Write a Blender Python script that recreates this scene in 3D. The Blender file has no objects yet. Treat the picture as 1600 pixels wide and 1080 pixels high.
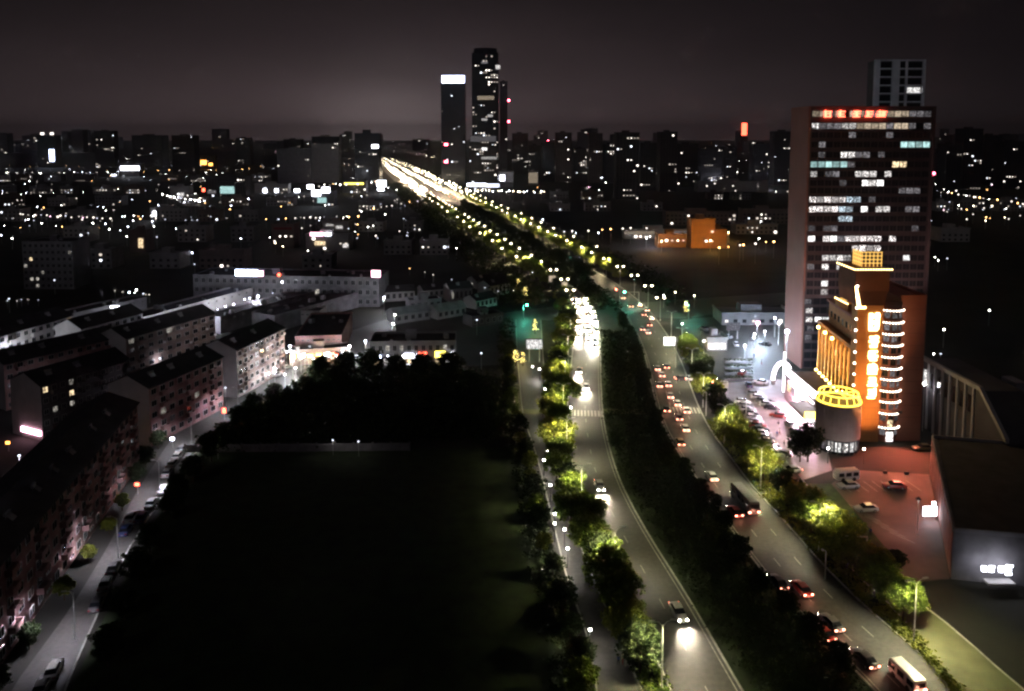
import bpy, bmesh, math, random
import numpy as np
from mathutils import Vector

# ------------------------------------------------------------------ camera, sky, light, exposure
SC = bpy.context.scene
COL = SC.collection
H, F, PITCH, VH = 75.0, 1200.0, math.radians(5.0), 212.0      # metres, pixels (1600 wide), pitch, horizon row
CY = VH + F * math.tan(PITCH)
cam_d = bpy.data.cameras.new("camera")
cam = bpy.data.objects.new("camera", cam_d); COL.objects.link(cam)
cam.location = (0, 0, H)
cam.rotation_euler = (math.radians(90) - PITCH, 0, 0)
cam_d.sensor_width = 36.0
cam_d.lens = F / 1600 * 36.0
cam_d.shift_y = -(540 - CY) / 1600
cam_d.clip_start = 1.0
cam_d.clip_end = 30000
SC.camera = cam
SC.render.resolution_x, SC.render.resolution_y = 1024, 691
vs = SC.view_settings
vs.view_transform = 'Standard'; vs.look = 'None'; vs.exposure = 0.0; vs.gamma = 1.0; vs.use_curve_mapping = False
cy = SC.cycles
cy.use_denoising = True
try: cy.denoiser = 'OPENIMAGEDENOISE'
except Exception: pass
cy.use_light_tree = True
cy.max_bounces = 5; cy.diffuse_bounces = 2; cy.glossy_bounces = 2; cy.transmission_bounces = 4; cy.volume_bounces = 0
cy.transparent_max_bounces = 8
cy.sample_clamp_indirect = 4.0
cy.caustics_reflective = False; cy.caustics_refractive = False
cy.pixel_filter_type = 'BLACKMAN_HARRIS'
cy.filter_width = 2.4                                         # a soft phone lens

FILL_EL, FILL_AZ = math.radians(38), math.radians(200)
world = bpy.data.worlds.new("World"); SC.world = world; world.use_nodes = True
nt = world.node_tree; nt.nodes.clear()
def N(tree, kind, **kw):
    n = tree.nodes.new(kind)
    for k, v in kw.items(): setattr(n, k, v)
    return n
def wmath(tree, op, a, b=None, clamp=False):
    n = N(tree, 'ShaderNodeMath', operation=op, use_clamp=clamp)
    for i, x in enumerate((a, b)):
        if x is None: continue
        if isinstance(x, (int, float)): n.inputs[i].default_value = x
        else: tree.links.new(x, n.inputs[i])
    return n.outputs[0]
out = N(nt, 'ShaderNodeOutputWorld'); bg = N(nt, 'ShaderNodeBackground'); bg2 = N(nt, 'ShaderNodeBackground'); add = N(nt, 'ShaderNodeAddShader')
sky = N(nt, 'ShaderNodeTexSky'); sky.sky_type = 'NISHITA'; sky.sun_disc = False
sky.sun_elevation = math.radians(-8); sky.sun_rotation = FILL_AZ
bg2.inputs['Strength'].default_value = 0.05
nt.links.new(sky.outputs[0], bg2.inputs['Color'])
tc = N(nt, 'ShaderNodeTexCoord'); sep = N(nt, 'ShaderNodeSeparateXYZ'); nt.links.new(tc.outputs['Generated'], sep.inputs[0])
zc = wmath(nt, 'MAXIMUM', sep.outputs['Z'], 0.0)
fall = wmath(nt, 'POWER', 2.718, wmath(nt, 'MULTIPLY', zc, -11.5))             # light-polluted air thins upwards
dotn = N(nt, 'ShaderNodeVectorMath', operation='DOT_PRODUCT'); nt.links.new(tc.outputs['Generated'], dotn.inputs[0])
dotn.inputs[1].default_value = Vector((-0.15, 0.988, 0.0)).normalized()       # towards the city centre at the road's end
dome = wmath(nt, 'ADD', 0.02, wmath(nt, 'POWER', wmath(nt, 'MAXIMUM', dotn.outputs['Value'], 0.0), 7.0))
lobe = wmath(nt, 'POWER', wmath(nt, 'MAXIMUM', dotn.outputs['Value'], 0.0), 230.0)          # bright core of the city glow
cl = N(nt, 'ShaderNodeTexNoise'); cl.inputs['Scale'].default_value = 3.2; cl.inputs['Detail'].default_value = 4.0      # thin uneven cloud
cs = N(nt, 'ShaderNodeMapping'); cs.inputs['Scale'].default_value = (1.0, 1.0, 3.5); nt.links.new(tc.outputs['Generated'], cs.inputs['Vector']); nt.links.new(cs.outputs[0], cl.inputs['Vector'])
uneven = wmath(nt, 'ADD', 0.62, wmath(nt, 'MULTIPLY', cl.outputs['Fac'], 0.76))
def vscale(col, f):
    n = N(nt, 'ShaderNodeVectorMath', operation='SCALE'); n.inputs[0].default_value = col; nt.links.new(f, n.inputs['Scale']); return n.outputs[0]
def vadd(a, b):
    n = N(nt, 'ShaderNodeVectorMath', operation='ADD'); nt.links.new(a, n.inputs[0])
    if isinstance(b, tuple): n.inputs[1].default_value = b
    else: nt.links.new(b, n.inputs[1])
    return n.outputs[0]
broad = vscale((0.098, 0.070, 0.074), wmath(nt, 'MULTIPLY', wmath(nt, 'MULTIPLY', fall, dome), uneven))
core = vscale((0.165, 0.136, 0.136), wmath(nt, 'MULTIPLY', wmath(nt, 'POWER', 2.718, wmath(nt, 'MULTIPLY', zc, -14.0)), wmath(nt, 'MULTIPLY', lobe, uneven)))
nt.links.new(vadd(vadd(broad, core), (0.0034, 0.0028, 0.0034)), bg.inputs['Color'])
bg.inputs['Strength'].default_value = 1.0
nt.links.new(bg.outputs[0], add.inputs[0]); nt.links.new(bg2.outputs[0], add.inputs[1]); nt.links.new(add.outputs[0], out.inputs['Surface'])

moon_fill_d = bpy.data.lights.new("moon", 'SUN'); moon_fill_d.energy = 0.05; moon_fill_d.angle = math.radians(0.5); moon_fill_d.color = (0.95, 0.88, 1.0)  # unseen moon added as faint fill over the city
moon = bpy.data.objects.new("moon", moon_fill_d); COL.objects.link(moon)
moon.rotation_euler = (math.radians(90) - FILL_EL, 0, math.radians(180) - FILL_AZ)

# ------------------------------------------------------------------ helpers
R = random.Random(11)
cp, sp_ = math.cos(PITCH), math.sin(PITCH)
def ray(u, v):
    a, b = (u - 800) / F, -(v - CY) / F
    return Vector((a, cp + b * sp_, -sp_ + b * cp))
def P(u, v, z=0.0):
    d = ray(u, v); t = (z - H) / d.z
    return Vector((d.x * t, d.y * t, z))
def PY(u, v, y):
    d = ray(u, v); t = y / d.y
    return Vector((d.x * t, y, H + d.z * t))
ONES = "zeroth first second third fourth fifth sixth seventh eighth ninth tenth eleventh twelfth thirteenth fourteenth fifteenth sixteenth seventeenth eighteenth nineteenth".split()
TENS = {2: ("twentieth", "twenty"), 3: ("thirtieth", "thirty"), 4: ("fortieth", "forty"), 5: ("fiftieth", "fifty"), 6: ("sixtieth", "sixty"), 7: ("seventieth", "seventy"), 8: ("eightieth", "eighty"), 9: ("ninetieth", "ninety")}
def nth(i):
    if i < 20: return ONES[i]
    t, o = divmod(i, 10)
    if t >= 10: return str(i) + "th"
    return TENS[t][0] if o == 0 else TENS[t][1] + "-" + ONES[o]

class MB:
    def __init__(s): s.v = []; s.f = []; s.m = []; s.cur = 0
    def add(s, vs, fs):
        o = len(s.v); s.v += [tuple(p) for p in vs]
        for f in fs: s.f.append(tuple(i + o for i in f)); s.m.append(s.cur)
        return s
    def box(s, x0, x1, y0, y1, z0, z1):
        return s.add([(x0,y0,z0),(x1,y0,z0),(x1,y1,z0),(x0,y1,z0),(x0,y0,z1),(x1,y0,z1),(x1,y1,z1),(x0,y1,z1)],
                     [(0,3,2,1),(4,5,6,7),(0,1,5,4),(1,2,6,5),(2,3,7,6),(3,0,4,7)])
    def prism(s, pts, z0, z1):
        n = len(pts)
        a = sum(pts[i][0]*pts[(i+1)%n][1]-pts[(i+1)%n][0]*pts[i][1] for i in range(n))
        if a < 0: pts = pts[::-1]
        return s.add([(p[0],p[1],z0) for p in pts]+[(p[0],p[1],z1) for p in pts],
                     [tuple(range(n))[::-1], tuple(range(n,2*n))]+[(i,(i+1)%n,n+(i+1)%n,n+i) for i in range(n)])
    def tube(s, a, b, r0, r1=None, n=8, cap=True):
        a, b = Vector(a), Vector(b); r1 = r0 if r1 is None else r1
        d = (b - a).normalized(); x = d.orthogonal().normalized(); y = d.cross(x)
        vs = [a + (x*math.cos(2*math.pi*i/n)+y*math.sin(2*math.pi*i/n))*r0 for i in range(n)] + [b + (x*math.cos(2*math.pi*i/n)+y*math.sin(2*math.pi*i/n))*r1 for i in range(n)]
        fs = [(i,(i+1)%n,n+(i+1)%n,n+i) for i in range(n)]
        if cap: fs += [tuple(range(n))[::-1], tuple(range(n,2*n))]
        return s.add(vs, fs)
    def lathe(s, prof, n=16, c=(0,0), a0=0.0, a1=2*math.pi):
        full = abs(a1-a0-2*math.pi) < 1e-6; k = n if full else n+1
        vs = [(c[0]+r*math.cos(a0+(a1-a0)*i/n), c[1]+r*math.sin(a0+(a1-a0)*i/n), z) for r, z in prof for i in range(k)]
        fs = []
        for j in range(len(prof)-1):
            for i in range(n):
                i2 = (i+1) % k
                fs.append((j*k+i, j*k+i2, (j+1)*k+i2, (j+1)*k+i))
        return s.add(vs, fs)
    def ico(s, c, r, sz=1.0):
        bm = bmesh.new(); bmesh.ops.create_icosphere(bm, subdivisions=1, radius=r); bm.verts.index_update()
        vs = [(c[0]+p.co.x, c[1]+p.co.y, c[2]+p.co.z*sz) for p in bm.verts]; fs = [tuple(q.index for q in f.verts) for f in bm.faces]; bm.free()
        return s.add(vs, fs)
    def mesh(s, name, mats, off=(0,0,0), smooth=False):
        me = bpy.data.meshes.new(name)
        me.from_pydata([(p[0]-off[0], p[1]-off[1], p[2]-off[2]) for p in s.v], [], s.f)
        if not isinstance(mats, (list, tuple)): mats = [mats]
        for m in mats: me.materials.append(m)
        if len(mats) > 1: me.polygons.foreach_set("material_index", s.m)
        if smooth: me.polygons.foreach_set("use_smooth", [True]*len(me.polygons))
        me.update()
        return me

def ob(name, me, parent=None, loc=(0,0,0), rz=0.0, sc=None):
    o = bpy.data.objects.new(name, me); COL.objects.link(o)
    o.location = loc; o.rotation_euler = (0,0,rz)
    if sc is not None: o.scale = sc if isinstance(sc, (tuple, list)) else (sc, sc, sc)
    if parent is not None: o.parent = parent
    return o
def tag(o, label, cat, group=None):
    o['label'] = label; o['category'] = cat
    if group: o['group'] = group
    return o
def thing(name, label, cat, loc=(0,0,0), rz=0.0, group=None, sc=None):
    return tag(ob(name, None, None, loc, rz, sc), label, cat, group)
def wpart(parent, name, mb, mat, smooth=False):
    """part built in world coordinates under an unrotated parent"""
    return ob(name, mb.mesh(name, mat, parent.location if parent else (0,0,0), smooth), parent)
def struct(name, mb, mat, smooth=False):
    o = ob(name, mb.mesh(name, mat, smooth=smooth)); o['kind'] = 'structure'; return o
def copy_tree(o, parent=None):
    c = o.copy(); COL.objects.link(c); c.parent = parent
    for ch in list(o.children): copy_tree(ch, c)
    return c

# materials
def mat(name, col, rough=0.85, var=0.25, scale=0.6, metal=0.0, bump=0.0, coords='Object', spec=0.4, detail=5.0):
    m = bpy.data.materials.new(name); m.use_nodes = True; t = m.node_tree; b = t.nodes['Principled BSDF']
    b.inputs['Roughness'].default_value = rough; b.inputs['Metallic'].default_value = metal
    b.inputs['Specular IOR Level'].default_value = spec
    c = N(t, 'ShaderNodeTexCoord'); n = N(t, 'ShaderNodeTexNoise'); n.inputs['Scale'].default_value = scale; n.inputs['Detail'].default_value = detail
    t.links.new(c.outputs[coords], n.inputs['Vector'])
    mr = N(t, 'ShaderNodeMapRange'); mr.inputs['From Min'].default_value = 0.3; mr.inputs['From Max'].default_value = 0.7
    mr.inputs['To Min'].default_value = 1 - var; mr.inputs['To Max'].default_value = 1 + var
    t.links.new(n.outputs['Fac'], mr.inputs['Value'])
    mx = N(t, 'ShaderNodeVectorMath', operation='SCALE'); mx.inputs[0].default_value = col; t.links.new(mr.outputs[0], mx.inputs['Scale'])
    t.links.new(mx.outputs[0], b.inputs['Base Color'])
    if bump:
        bp = N(t, 'ShaderNodeBump'); bp.inputs['Strength'].default_value = bump; bp.inputs['Distance'].default_value = 0.05
        t.links.new(n.outputs['Fac'], bp.inputs['Height']); t.links.new(bp.outputs[0], b.inputs['Normal'])
    return m
def glow(name, col, s, sample=True):
    m = bpy.data.materials.new(name); m.use_nodes = True; b = m.node_tree.nodes['Principled BSDF']
    b.inputs['Base Color'].default_value = (0.3,0.3,0.3,1); b.inputs['Emission Color'].default_value = (*col,1); b.inputs['Emission Strength'].default_value = s
    m.cycles.emission_sampling = 'AUTO' if sample else 'NONE'
    return m
def litpane(name, col, s, scale=1.5, lo=0.38, hi=0.62, base=0.12, sy=1.0):
    """a lit room behind glass: ceiling lights, blinds and furniture break it up; also carries painted reflections"""
    m = bpy.data.materials.new(name); m.use_nodes = True; t = m.node_tree; b = t.nodes['Principled BSDF']
    b.inputs['Base Color'].default_value = (0.02,0.02,0.025,1); b.inputs['Roughness'].default_value = 0.12
    c = N(t, 'ShaderNodeTexCoord'); oi = N(t, 'ShaderNodeObjectInfo')
    of = N(t, 'ShaderNodeVectorMath', operation='ADD'); t.links.new(c.outputs['Object'], of.inputs[0])
    k = N(t, 'ShaderNodeVectorMath', operation='SCALE'); k.inputs[0].default_value = (91.0, 37.0, 53.0); t.links.new(oi.outputs['Random'], k.inputs['Scale'])
    t.links.new(k.outputs[0], of.inputs[1])
    n = N(t, 'ShaderNodeTexNoise'); n.inputs['Scale'].default_value = scale; n.inputs['Detail'].default_value = 3.0
    t.links.new(of.outputs[0], n.inputs['Vector'])
    mr = N(t, 'ShaderNodeMapRange'); mr.inputs['From Min'].default_value = lo; mr.inputs['From Max'].default_value = hi
    mr.inputs['To Min'].default_value = base; mr.inputs['To Max'].default_value = 1.0; t.links.new(n.outputs['Fac'], mr.inputs['Value'])
    ms = wmath(t, 'MULTIPLY', mr.outputs[0], wmath(t, 'MULTIPLY', wmath(t, 'ADD', wmath(t, 'MULTIPLY', oi.outputs['Random'], 0.9), 0.4), s))
    b.inputs['Emission Color'].default_value = (*col,1); t.links.new(ms, b.inputs['Emission Strength'])
    m.cycles.emission_sampling = 'NONE'
    return m

M = {}
M['soil'] = mat('dark_soil', (0.022,0.021,0.017), 0.95, 0.5, 0.05)
M['grass'] = mat('night_grass', (0.022,0.034,0.012), 0.95, 0.45, 0.35, bump=0.5)
def asphalt(name, col):
    m = mat(name, col, 0.62, 0.30, 1.3, bump=0.12, detail=9.0); t = m.node_tree; b = t.nodes['Principled BSDF']
    src = b.inputs['Base Color'].links[0].from_socket
    c = N(t, 'ShaderNodeTexCoord'); n = N(t, 'ShaderNodeTexNoise'); n.inputs['Scale'].default_value = 0.07; n.inputs['Detail'].default_value = 6.0; t.links.new(c.outputs['Object'], n.inputs['Vector'])
    v = N(t, 'ShaderNodeTexVoronoi'); v.inputs['Scale'].default_value = 0.11; t.links.new(c.outputs['Object'], v.inputs['Vector'])
    f = wmath(t, 'ADD', wmath(t, 'MULTIPLY', n.outputs['Fac'], 1.1), wmath(t, 'MULTIPLY', v.outputs['Color'], 0.35)); k = N(t, 'ShaderNodeVectorMath', operation='SCALE')
    t.links.new(src, k.inputs[0]); t.links.new(wmath(t, 'ADD', f, 0.28), k.inputs['Scale']); t.links.new(k.outputs[0], b.inputs['Base Color'])
    return m
M['asphalt'] = asphalt('asphalt', (0.052,0.050,0.045))
M['asphalt2'] = asphalt('worn_asphalt', (0.062,0.059,0.054))
M['paving'] = mat('paving', (0.125,0.128,0.062), 0.8, 0.22, 0.3, detail=8.0)
M['pinkpaving'] = mat('forecourt_paving', (0.30,0.25,0.25), 0.6, 0.15, 0.4, detail=8.0)
M['redpaving'] = mat('lot_paving', (0.135,0.085,0.075), 0.75, 0.3, 0.14, detail=8.0)
M['kerb'] = mat('kerb_stone', (0.36,0.35,0.32), 0.85, 0.2, 1.0)
M['paint'] = mat('road_paint', (0.40,0.39,0.35), 0.7, 0.35, 1.5)
M['pale'] = mat('pale_render', (0.42,0.40,0.39), 0.9, 0.15, 0.25)
M['whitepaint'] = mat('white_paint', (0.75,0.73,0.75), 0.8, 0.1, 0.3)
M['grey'] = mat('grey_render', (0.25,0.24,0.25), 0.9, 0.2, 0.25)
M['grey2'] = mat('stained_grey_render', (0.17,0.16,0.17), 0.9, 0.35, 0.3)
M['dark'] = mat('dark_render', (0.085,0.08,0.085), 0.9, 0.25, 0.2)
M['brown'] = mat('brown_render', (0.20,0.15,0.135), 0.9, 0.2, 0.2)
M['redwall'] = mat('red_painted_wall', (0.30,0.17,0.165), 0.9, 0.3, 0.35)
M['roof'] = mat('dark_roof', (0.045,0.042,0.045), 0.95, 0.3, 0.4)
M['roofpale'] = mat('pale_roof_sheet', (0.30,0.30,0.31), 0.7, 0.25, 0.25)
M['frame'] = mat('window_frame', (0.45,0.44,0.43), 0.6, 0.1, 2.0)
M['darkframe'] = mat('dark_frame', (0.06,0.055,0.06), 0.5, 0.1, 2.0)
M['glass'] = mat('dark_glass', (0.018,0.020,0.025), 0.10, 0.2, 0.5, spec=0.6)
M['steel'] = mat('galvanised_steel', (0.50,0.50,0.48), 0.5, 0.1, 2.0, metal=0.3)
M['blackmetal'] = mat('black_metal', (0.04,0.04,0.045), 0.5, 0.1, 2.0)
M['bark'] = mat('bark', (0.085,0.062,0.045), 0.95, 0.3, 3.0)
M['rubber'] = mat('rubber', (0.02,0.02,0.02), 0.9, 0.1, 3.0)
def leafmat(name, col):
    m = mat(name, col, 0.6, 0.55, 0.9, spec=0.3)
    t = m.node_tree; b = t.nodes['Principled BSDF']; o = t.nodes['Material Output']
    tr = N(t, 'ShaderNodeBsdfTranslucent'); tr.inputs['Color'].default_value = (col[0]*1.3, col[1]*1.3, col[2], 1)
    mx = N(t, 'ShaderNodeMixShader'); mx.inputs[0].default_value = 0.3
    t.links.new(b.outputs[0], mx.inputs[1]); t.links.new(tr.outputs[0], mx.inputs[2]); t.links.new(mx.outputs[0], o.inputs['Surface'])
    return m
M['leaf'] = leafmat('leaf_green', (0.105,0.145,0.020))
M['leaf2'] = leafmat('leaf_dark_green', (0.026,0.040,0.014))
M['leaf3'] = leafmat('leaf_olive', (0.135,0.150,0.022))
WARM, COOL, WHITE = (1.0,0.92,0.64), (0.80,0.83,1.0), (1.0,0.95,0.88)
M['lampwarm'] = glow('lamp_warm', WARM, 55)
M['lampwarm_far'] = glow('lamp_warm_distant', (1.0,0.84,0.58), 26)
M['lampwhite'] = glow('lamp_white', (1.0,0.97,0.9), 32)
M['lampcool'] = glow('lamp_cool', COOL, 30)
M['lampcool_dim'] = glow('lamp_cool_dim', COOL, 3.0, False)
M['head'] = glow('headlight_lit', (1.0,0.95,0.82), 110)
M['headfar'] = glow('headlight_lit_distant', (1.0,0.88,0.66), 30)
M['tail'] = glow('taillight_lit', (1.0,0.30,0.20), 14, False)
M['tailoff'] = mat('taillight_off', (0.25,0.02,0.02), 0.3, 0.05, 2.0)
M['headoff'] = mat('headlight_off', (0.5,0.5,0.5), 0.2, 0.05, 2.0)
M['signwhite'] = glow('sign_white', (0.86,0.88,1.0), 14)
M['signcool'] = glow('sign_blue_white', (0.62,0.70,1.0), 16)
M['signpink'] = glow('sign_pink', (1.0,0.50,0.68), 8)
M['signred'] = glow('sign_red', (1.0,0.10,0.05), 9)
M['signyellow'] = glow('sign_yellow', (1.0,0.78,0.12), 6)
M['signorange'] = glow('sign_orange', (1.0,0.42,0.08), 6)
M['beaconred'] = glow('beacon_red', (1.0,0.10,0.16), 30, False)
M['green'] = glow('signal_green', (0.10,1.0,0.62), 40)
M['redlamp'] = glow('signal_red', (1.0,0.12,0.08), 30)
M['w_white'] = litpane('lit_window_white', (1.0,0.95,0.92), 1.9, 2.4, 0.42, 0.64, 0.05)
M['w_warm'] = litpane('lit_window_warm', (1.0,0.76,0.45), 2.2)
M['w_home'] = litpane('lit_window_home', (1.0,0.93,0.82), 1.0, 2.4, 0.42, 0.66, 0.05)
M['w_cyan'] = litpane('lit_window_cyan', (0.62,1.0,0.98), 1.0, 0.9, 0.3, 0.6, 0.35)
M['w_beige'] = litpane('lit_window_beige', (1.0,0.80,0.58), 0.75, 2.2, 0.35, 0.65, 0.25)
M['w_bright'] = litpane('lit_window_bright', (1.0,0.98,0.96), 3.0, 1.8, 0.36, 0.6, 0.15)
M['w_dim'] = litpane('lit_window_dim', (0.85,0.80,0.85), 0.35, 2.5, 0.4, 0.65, 0.1)
M['w_reflect'] = litpane('window_reflection_specks', (1.0,0.92,0.90), 6.0, 5.0, 0.53, 0.68, 0.03)  # reflections in the tower glass, painted as glowing specks
M['w_reflectblue'] = litpane('window_reflection_specks_blue', (0.72,0.88,1.0), 5.0, 5.0, 0.52, 0.68, 0.03)  # bluish copy of the painted reflection specks
M['w_far'] = glow('far_lit_window', (1.0,0.90,0.80), 4.5, False)
M['w_farcool'] = glow('far_lit_window_cool', (0.86,0.90,1.0), 4.2, False)
M['w_fardim'] = glow('far_lit_window_dim', (1.0,0.86,0.74), 1.1, False)

# light data shared between fixtures
def spot(name, p, col, ang=150, blend=0.6, size=0.25):
    d = bpy.data.lights.new(name, 'SPOT'); d.energy = p; d.color = col; d.spot_size = math.radians(ang); d.spot_blend = blend; d.shadow_soft_size = size; return d
def point(name, p, col, size=0.2):
    d = bpy.data.lights.new(name, 'POINT'); d.energy = p; d.color = col; d.shadow_soft_size = size; return d
def light(d, parent, loc, rot=(0,0,0)):
    o = bpy.data.objects.new(d.name, d); COL.objects.link(o); o.parent = parent; o.location = loc; o.rotation_euler = rot; return o
def aim(o, d):
    o.rotation_euler = Vector(d).to_track_quat('-Z', 'Y').to_euler()
    return o

# ------------------------------------------------------------------ road geometry
def spline(pts, step=6.0):
    pts = [Vector(p) for p in pts]; outp = []
    e = [pts[0]*2-pts[1]] + pts + [pts[-1]*2-pts[-2]]
    for i in range(1, len(e)-2):
        p0, p1, p2, p3 = e[i-1:i+3]
        n = max(2, int((p2-p1).length/step))
        for k in range(n):
            t = k/n
            outp.append(0.5*((2*p1)+(p2-p0)*t+(2*p0-5*p1+4*p2-p3)*t*t+(3*p1-p0-3*p2+p3)*t**3))
    outp.append(pts[-1]); return outp
def even(pts, n):
    L = [0.0]
    for a, b in zip(pts, pts[1:]): L.append(L[-1]+(b-a).length)
    r = []; j = 0
    for i in range(n):
        s = L[-1]*i/(n-1)
        while j < len(L)-2 and L[j+1] < s: j += 1
        t = (s-L[j])/max(1e-9, L[j+1]-L[j]); r.append(pts[j].lerp(pts[j+1], min(1,max(0,t))))
    return r
class Path:
    def __init__(s, pts):
        s.p = pts; s.L = [0.0]
        for a, b in zip(pts, pts[1:]): s.L.append(s.L[-1]+(b-a).length)
    def at(s, d, off=0.0):
        d = min(max(d, 0), s.L[-1]-1e-3); j = 0
        lo, hi = 0, len(s.L)-1
        while hi-lo > 1:
            mid = (lo+hi)//2
            if s.L[mid] <= d: lo = mid
            else: hi = mid
        t = (d-s.L[lo])/max(1e-9, s.L[lo+1]-s.L[lo]); a, b = s.p[lo], s.p[lo+1]
        tg = (b-a).normalized(); nr = Vector((tg.y, -tg.x, 0))
        return a.lerp(b, t)+nr*off, tg
    def near(s, q):
        i = min(range(len(s.p)), key=lambda k: (s.p[k].x-q.x)**2+(s.p[k].y-q.y)**2)
        return s.L[i]
def offset(pts, d):
    r = []
    for i, p in enumerate(pts):
        t = (pts[min(i+1,len(pts)-1)]-pts[max(i-1,0)]).normalized(); r.append(p+Vector((t.y,-t.x,0))*d)
    return r
def strip(a, b, z):
    mb = MB(); n = len(a)
    mb.add([(p.x,p.y,z) for p in a]+[(p.x,p.y,z) for p in b], [(i, n+i, n+i+1, i+1) for i in range(n-1)]); return mb
def kerbmesh(pts, w, z0, z1):
    a, b = offset(pts, -w/2), offset(pts, w/2); n = len(a)
    mb = MB(); mb.add([(p.x,p.y,z0) for p in a]+[(p.x,p.y,z1) for p in a]+[(p.x,p.y,z1) for p in b]+[(p.x,p.y,z0) for p in b],
           [(k*n+i, (k+1)*n+i, (k+1)*n+i+1, k*n+i+1) for k in range(3) for i in range(n-1)]); return mb

pix = lambda L: [P(u, v) for u, v in L]
LC_R = spline(pix([(1210,1160),(1160,1080),(1105,985),(1065,918),(1010,830),(975,765),(955,710),(943,655),(939,600),(938,550),(935,505),(920,470),(890,445),(850,420),(805,392),(765,366),(715,334),(670,304),(635,280),(613,264),(598,252)]))
LC_L = offset(LC_R, -9.6)
RC_L = spline(pix([(1430,1150),(1350,1062),(1270,982),(1215,922),(1172,868),(1130,810),(1095,765),(1065,715),(1040,672),(1025,630),(1016,590),(1007,555),(993,520),(972,485),(945,458),(910,432),(870,408),(822,380),(775,352),(725,323),(680,297),(645,276),(620,262),(603,252)]))
RC_R = offset(RC_L, 11.5)
SL_L = spline(pix([(940,1150),(930,1060),(915,985),(888,910),(870,840),(853,770),(836,705),(818,650),(812,600),(808,550),(806,500)]))
SL_R = spline(pix([(1035,1150),(998,1070),(962,985),(926,902),(898,830),(881,780),(867,720),(858,665),(852,600),(848,550),(845,500)]))
SR_L = spline(pix([(1500,1110),(1440,1005),(1385,940),(1345,905),(1290,840),(1228,765),(1180,700),(1135,640)]))
SR_R = spline(pix([(1650,1120),(1560,1045),(1480,975),(1395,908),(1330,835),(1262,760),(1210,700),(1160,640)]))
ST_L = spline(pix([(-40,1180),(30,1060),(100,965),(165,860),(210,775),(248,715),(290,660),(350,612),(430,570)]))
ST_R = spline(pix([(70,1180),(105,1070),(150,965),(200,860),(245,790),(282,735),(325,690),(395,640),(470,590)]))
lc, rc = Path(even(offset(LC_R,-4.8), 600)), Path(even(offset(RC_L,5.7), 600))

# ------------------------------------------------------------------ the setting
mb = MB(); 
xs = [-8800,-3500,-1200,-400,0,400,1200,3500,8800]; ys = [-300,60,200,500,1200,2800,6000,12000]
mb.add([(x,y,0) for y in ys for x in xs], [(j*9+i, j*9+i+1, (j+1)*9+i+1, (j+1)*9+i) for j in range(len(ys)-1) for i in range(8)])
struct('ground', mb, M['soil'])
road1 = struct('road_oncoming_carriageway', strip(even(LC_L,260), even(LC_R,260), 0.012), M['asphalt'])
road2 = struct('road_outgoing_carriageway', strip(even(RC_L,260), even(RC_R,260), 0.012), M['asphalt'])
struct('road_frontage_lane', strip(even(SL_L,90), even(SL_R,90), 0.016), M['asphalt2'])
struct('footpath_beside_lawn', strip(even(SR_L,60), even(SR_R,60), 0.016), M['paving'])
street = struct('road_housing_street', strip(even(ST_L,60), even(ST_R,60), 0.016), M['asphalt2'])
for road, edges in ((road1,(LC_L,LC_R)),(road2,(RC_L,RC_R))):
    for e in edges:
        ob('kerb', kerbmesh([p for p in e if p.y < 900], 0.3, 0, 0.15).mesh('kerb', M['kerb']), road)
for e in (SL_L, SL_R): ob('kerb', kerbmesh(e, 0.25, 0, 0.13).mesh('kerb', M['kerb']), bpy.data.objects['road_frontage_lane'])
for e in (SR_L, SR_R): ob('kerb', kerbmesh(e, 0.25, 0, 0.13).mesh('kerb', M['kerb']), bpy.data.objects['footpath_beside_lawn'])
for e in (ST_R,): ob('kerb', kerbmesh(e, 0.25, 0, 0.13).mesh('kerb', M['kerb']), street)
dash = MB().box(-0.06,0.06,0,2.6,0,0.004).mesh('lane_dash', M['paint'])
solid = lambda e, d, ymax=500: kerbmesh([p for p in offset(e, d) if p.y < ymax], 0.16, 0.016, 0.019)
ob('edge_line', solid(LC_R,-0.7).mesh('edge_line', M['paint']), road1)
ob('edge_line', solid(RC_L,0.7).mesh('edge_line', M['paint']), road2)
for road, path, offs in ((road1, lc, (0.1,)), (road2, rc, (-1.9,1.9))):
    for o_ in offs:
        d = 8.0
        while d < 330:
            p, t = path.at(d, o_)
            ob('lane_dash', dash, road, (p.x,p.y,0.017), math.atan2(t.y,t.x)-math.pi/2); d += 10.0
# central green strip, lawns and paved areas
mb = strip(even(LC_R,240), even(RC_L,240), 0.05); struct('ground_median_strip', mb, M['grass'])
mb = strip(even(SL_R,90), even([p for p in LC_L if p.y < P(845,500).y], 90), 0.03); struct('ground_tree_verge', mb, M['grass'])
mb = strip(even([p for p in RC_R if p.y < P(1135,640).y],60), even(SR_L,60), 0.03); struct('ground_right_verge', mb, M['grass'])
def flat(name, L, z, m): return struct(name, MB().prism([tuple(P(u,v)[:2]) for u,v in L], -0.2, z), m)
flat('ground_lawn', [(1240,757),(1299,757),(1402,878),(1385,902),(1345,880)], 0.12, M['grass'])
lot = flat('pavement_parking_lot', [(1299,757),(1330,735),(1452,742),(1484,905),(1405,912),(1400,878)], 0.10, M['redpaving'])
flat('pavement_forecourt', [(1112,600),(1232,592),(1290,690),(1300,735),(1235,757),(1160,640)], 0.02, M['pinkpaving'])
flat('pavement_plaza', [(1062,500),(1235,485),(1235,590),(1112,600),(1085,575),(1068,540)], 0.024, M['asphalt2'])
flat('road_cross_street', [(700,500),(905,474),(985,474),(1300,452),(1300,466),(1063,498),(925,492),(700,522)], 0.009, M['asphalt2'])
flat('pavement_left_plaza', [(790,600),(812,600),(818,650),(812,690),(785,660)], 0.02, M['paving'])
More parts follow.
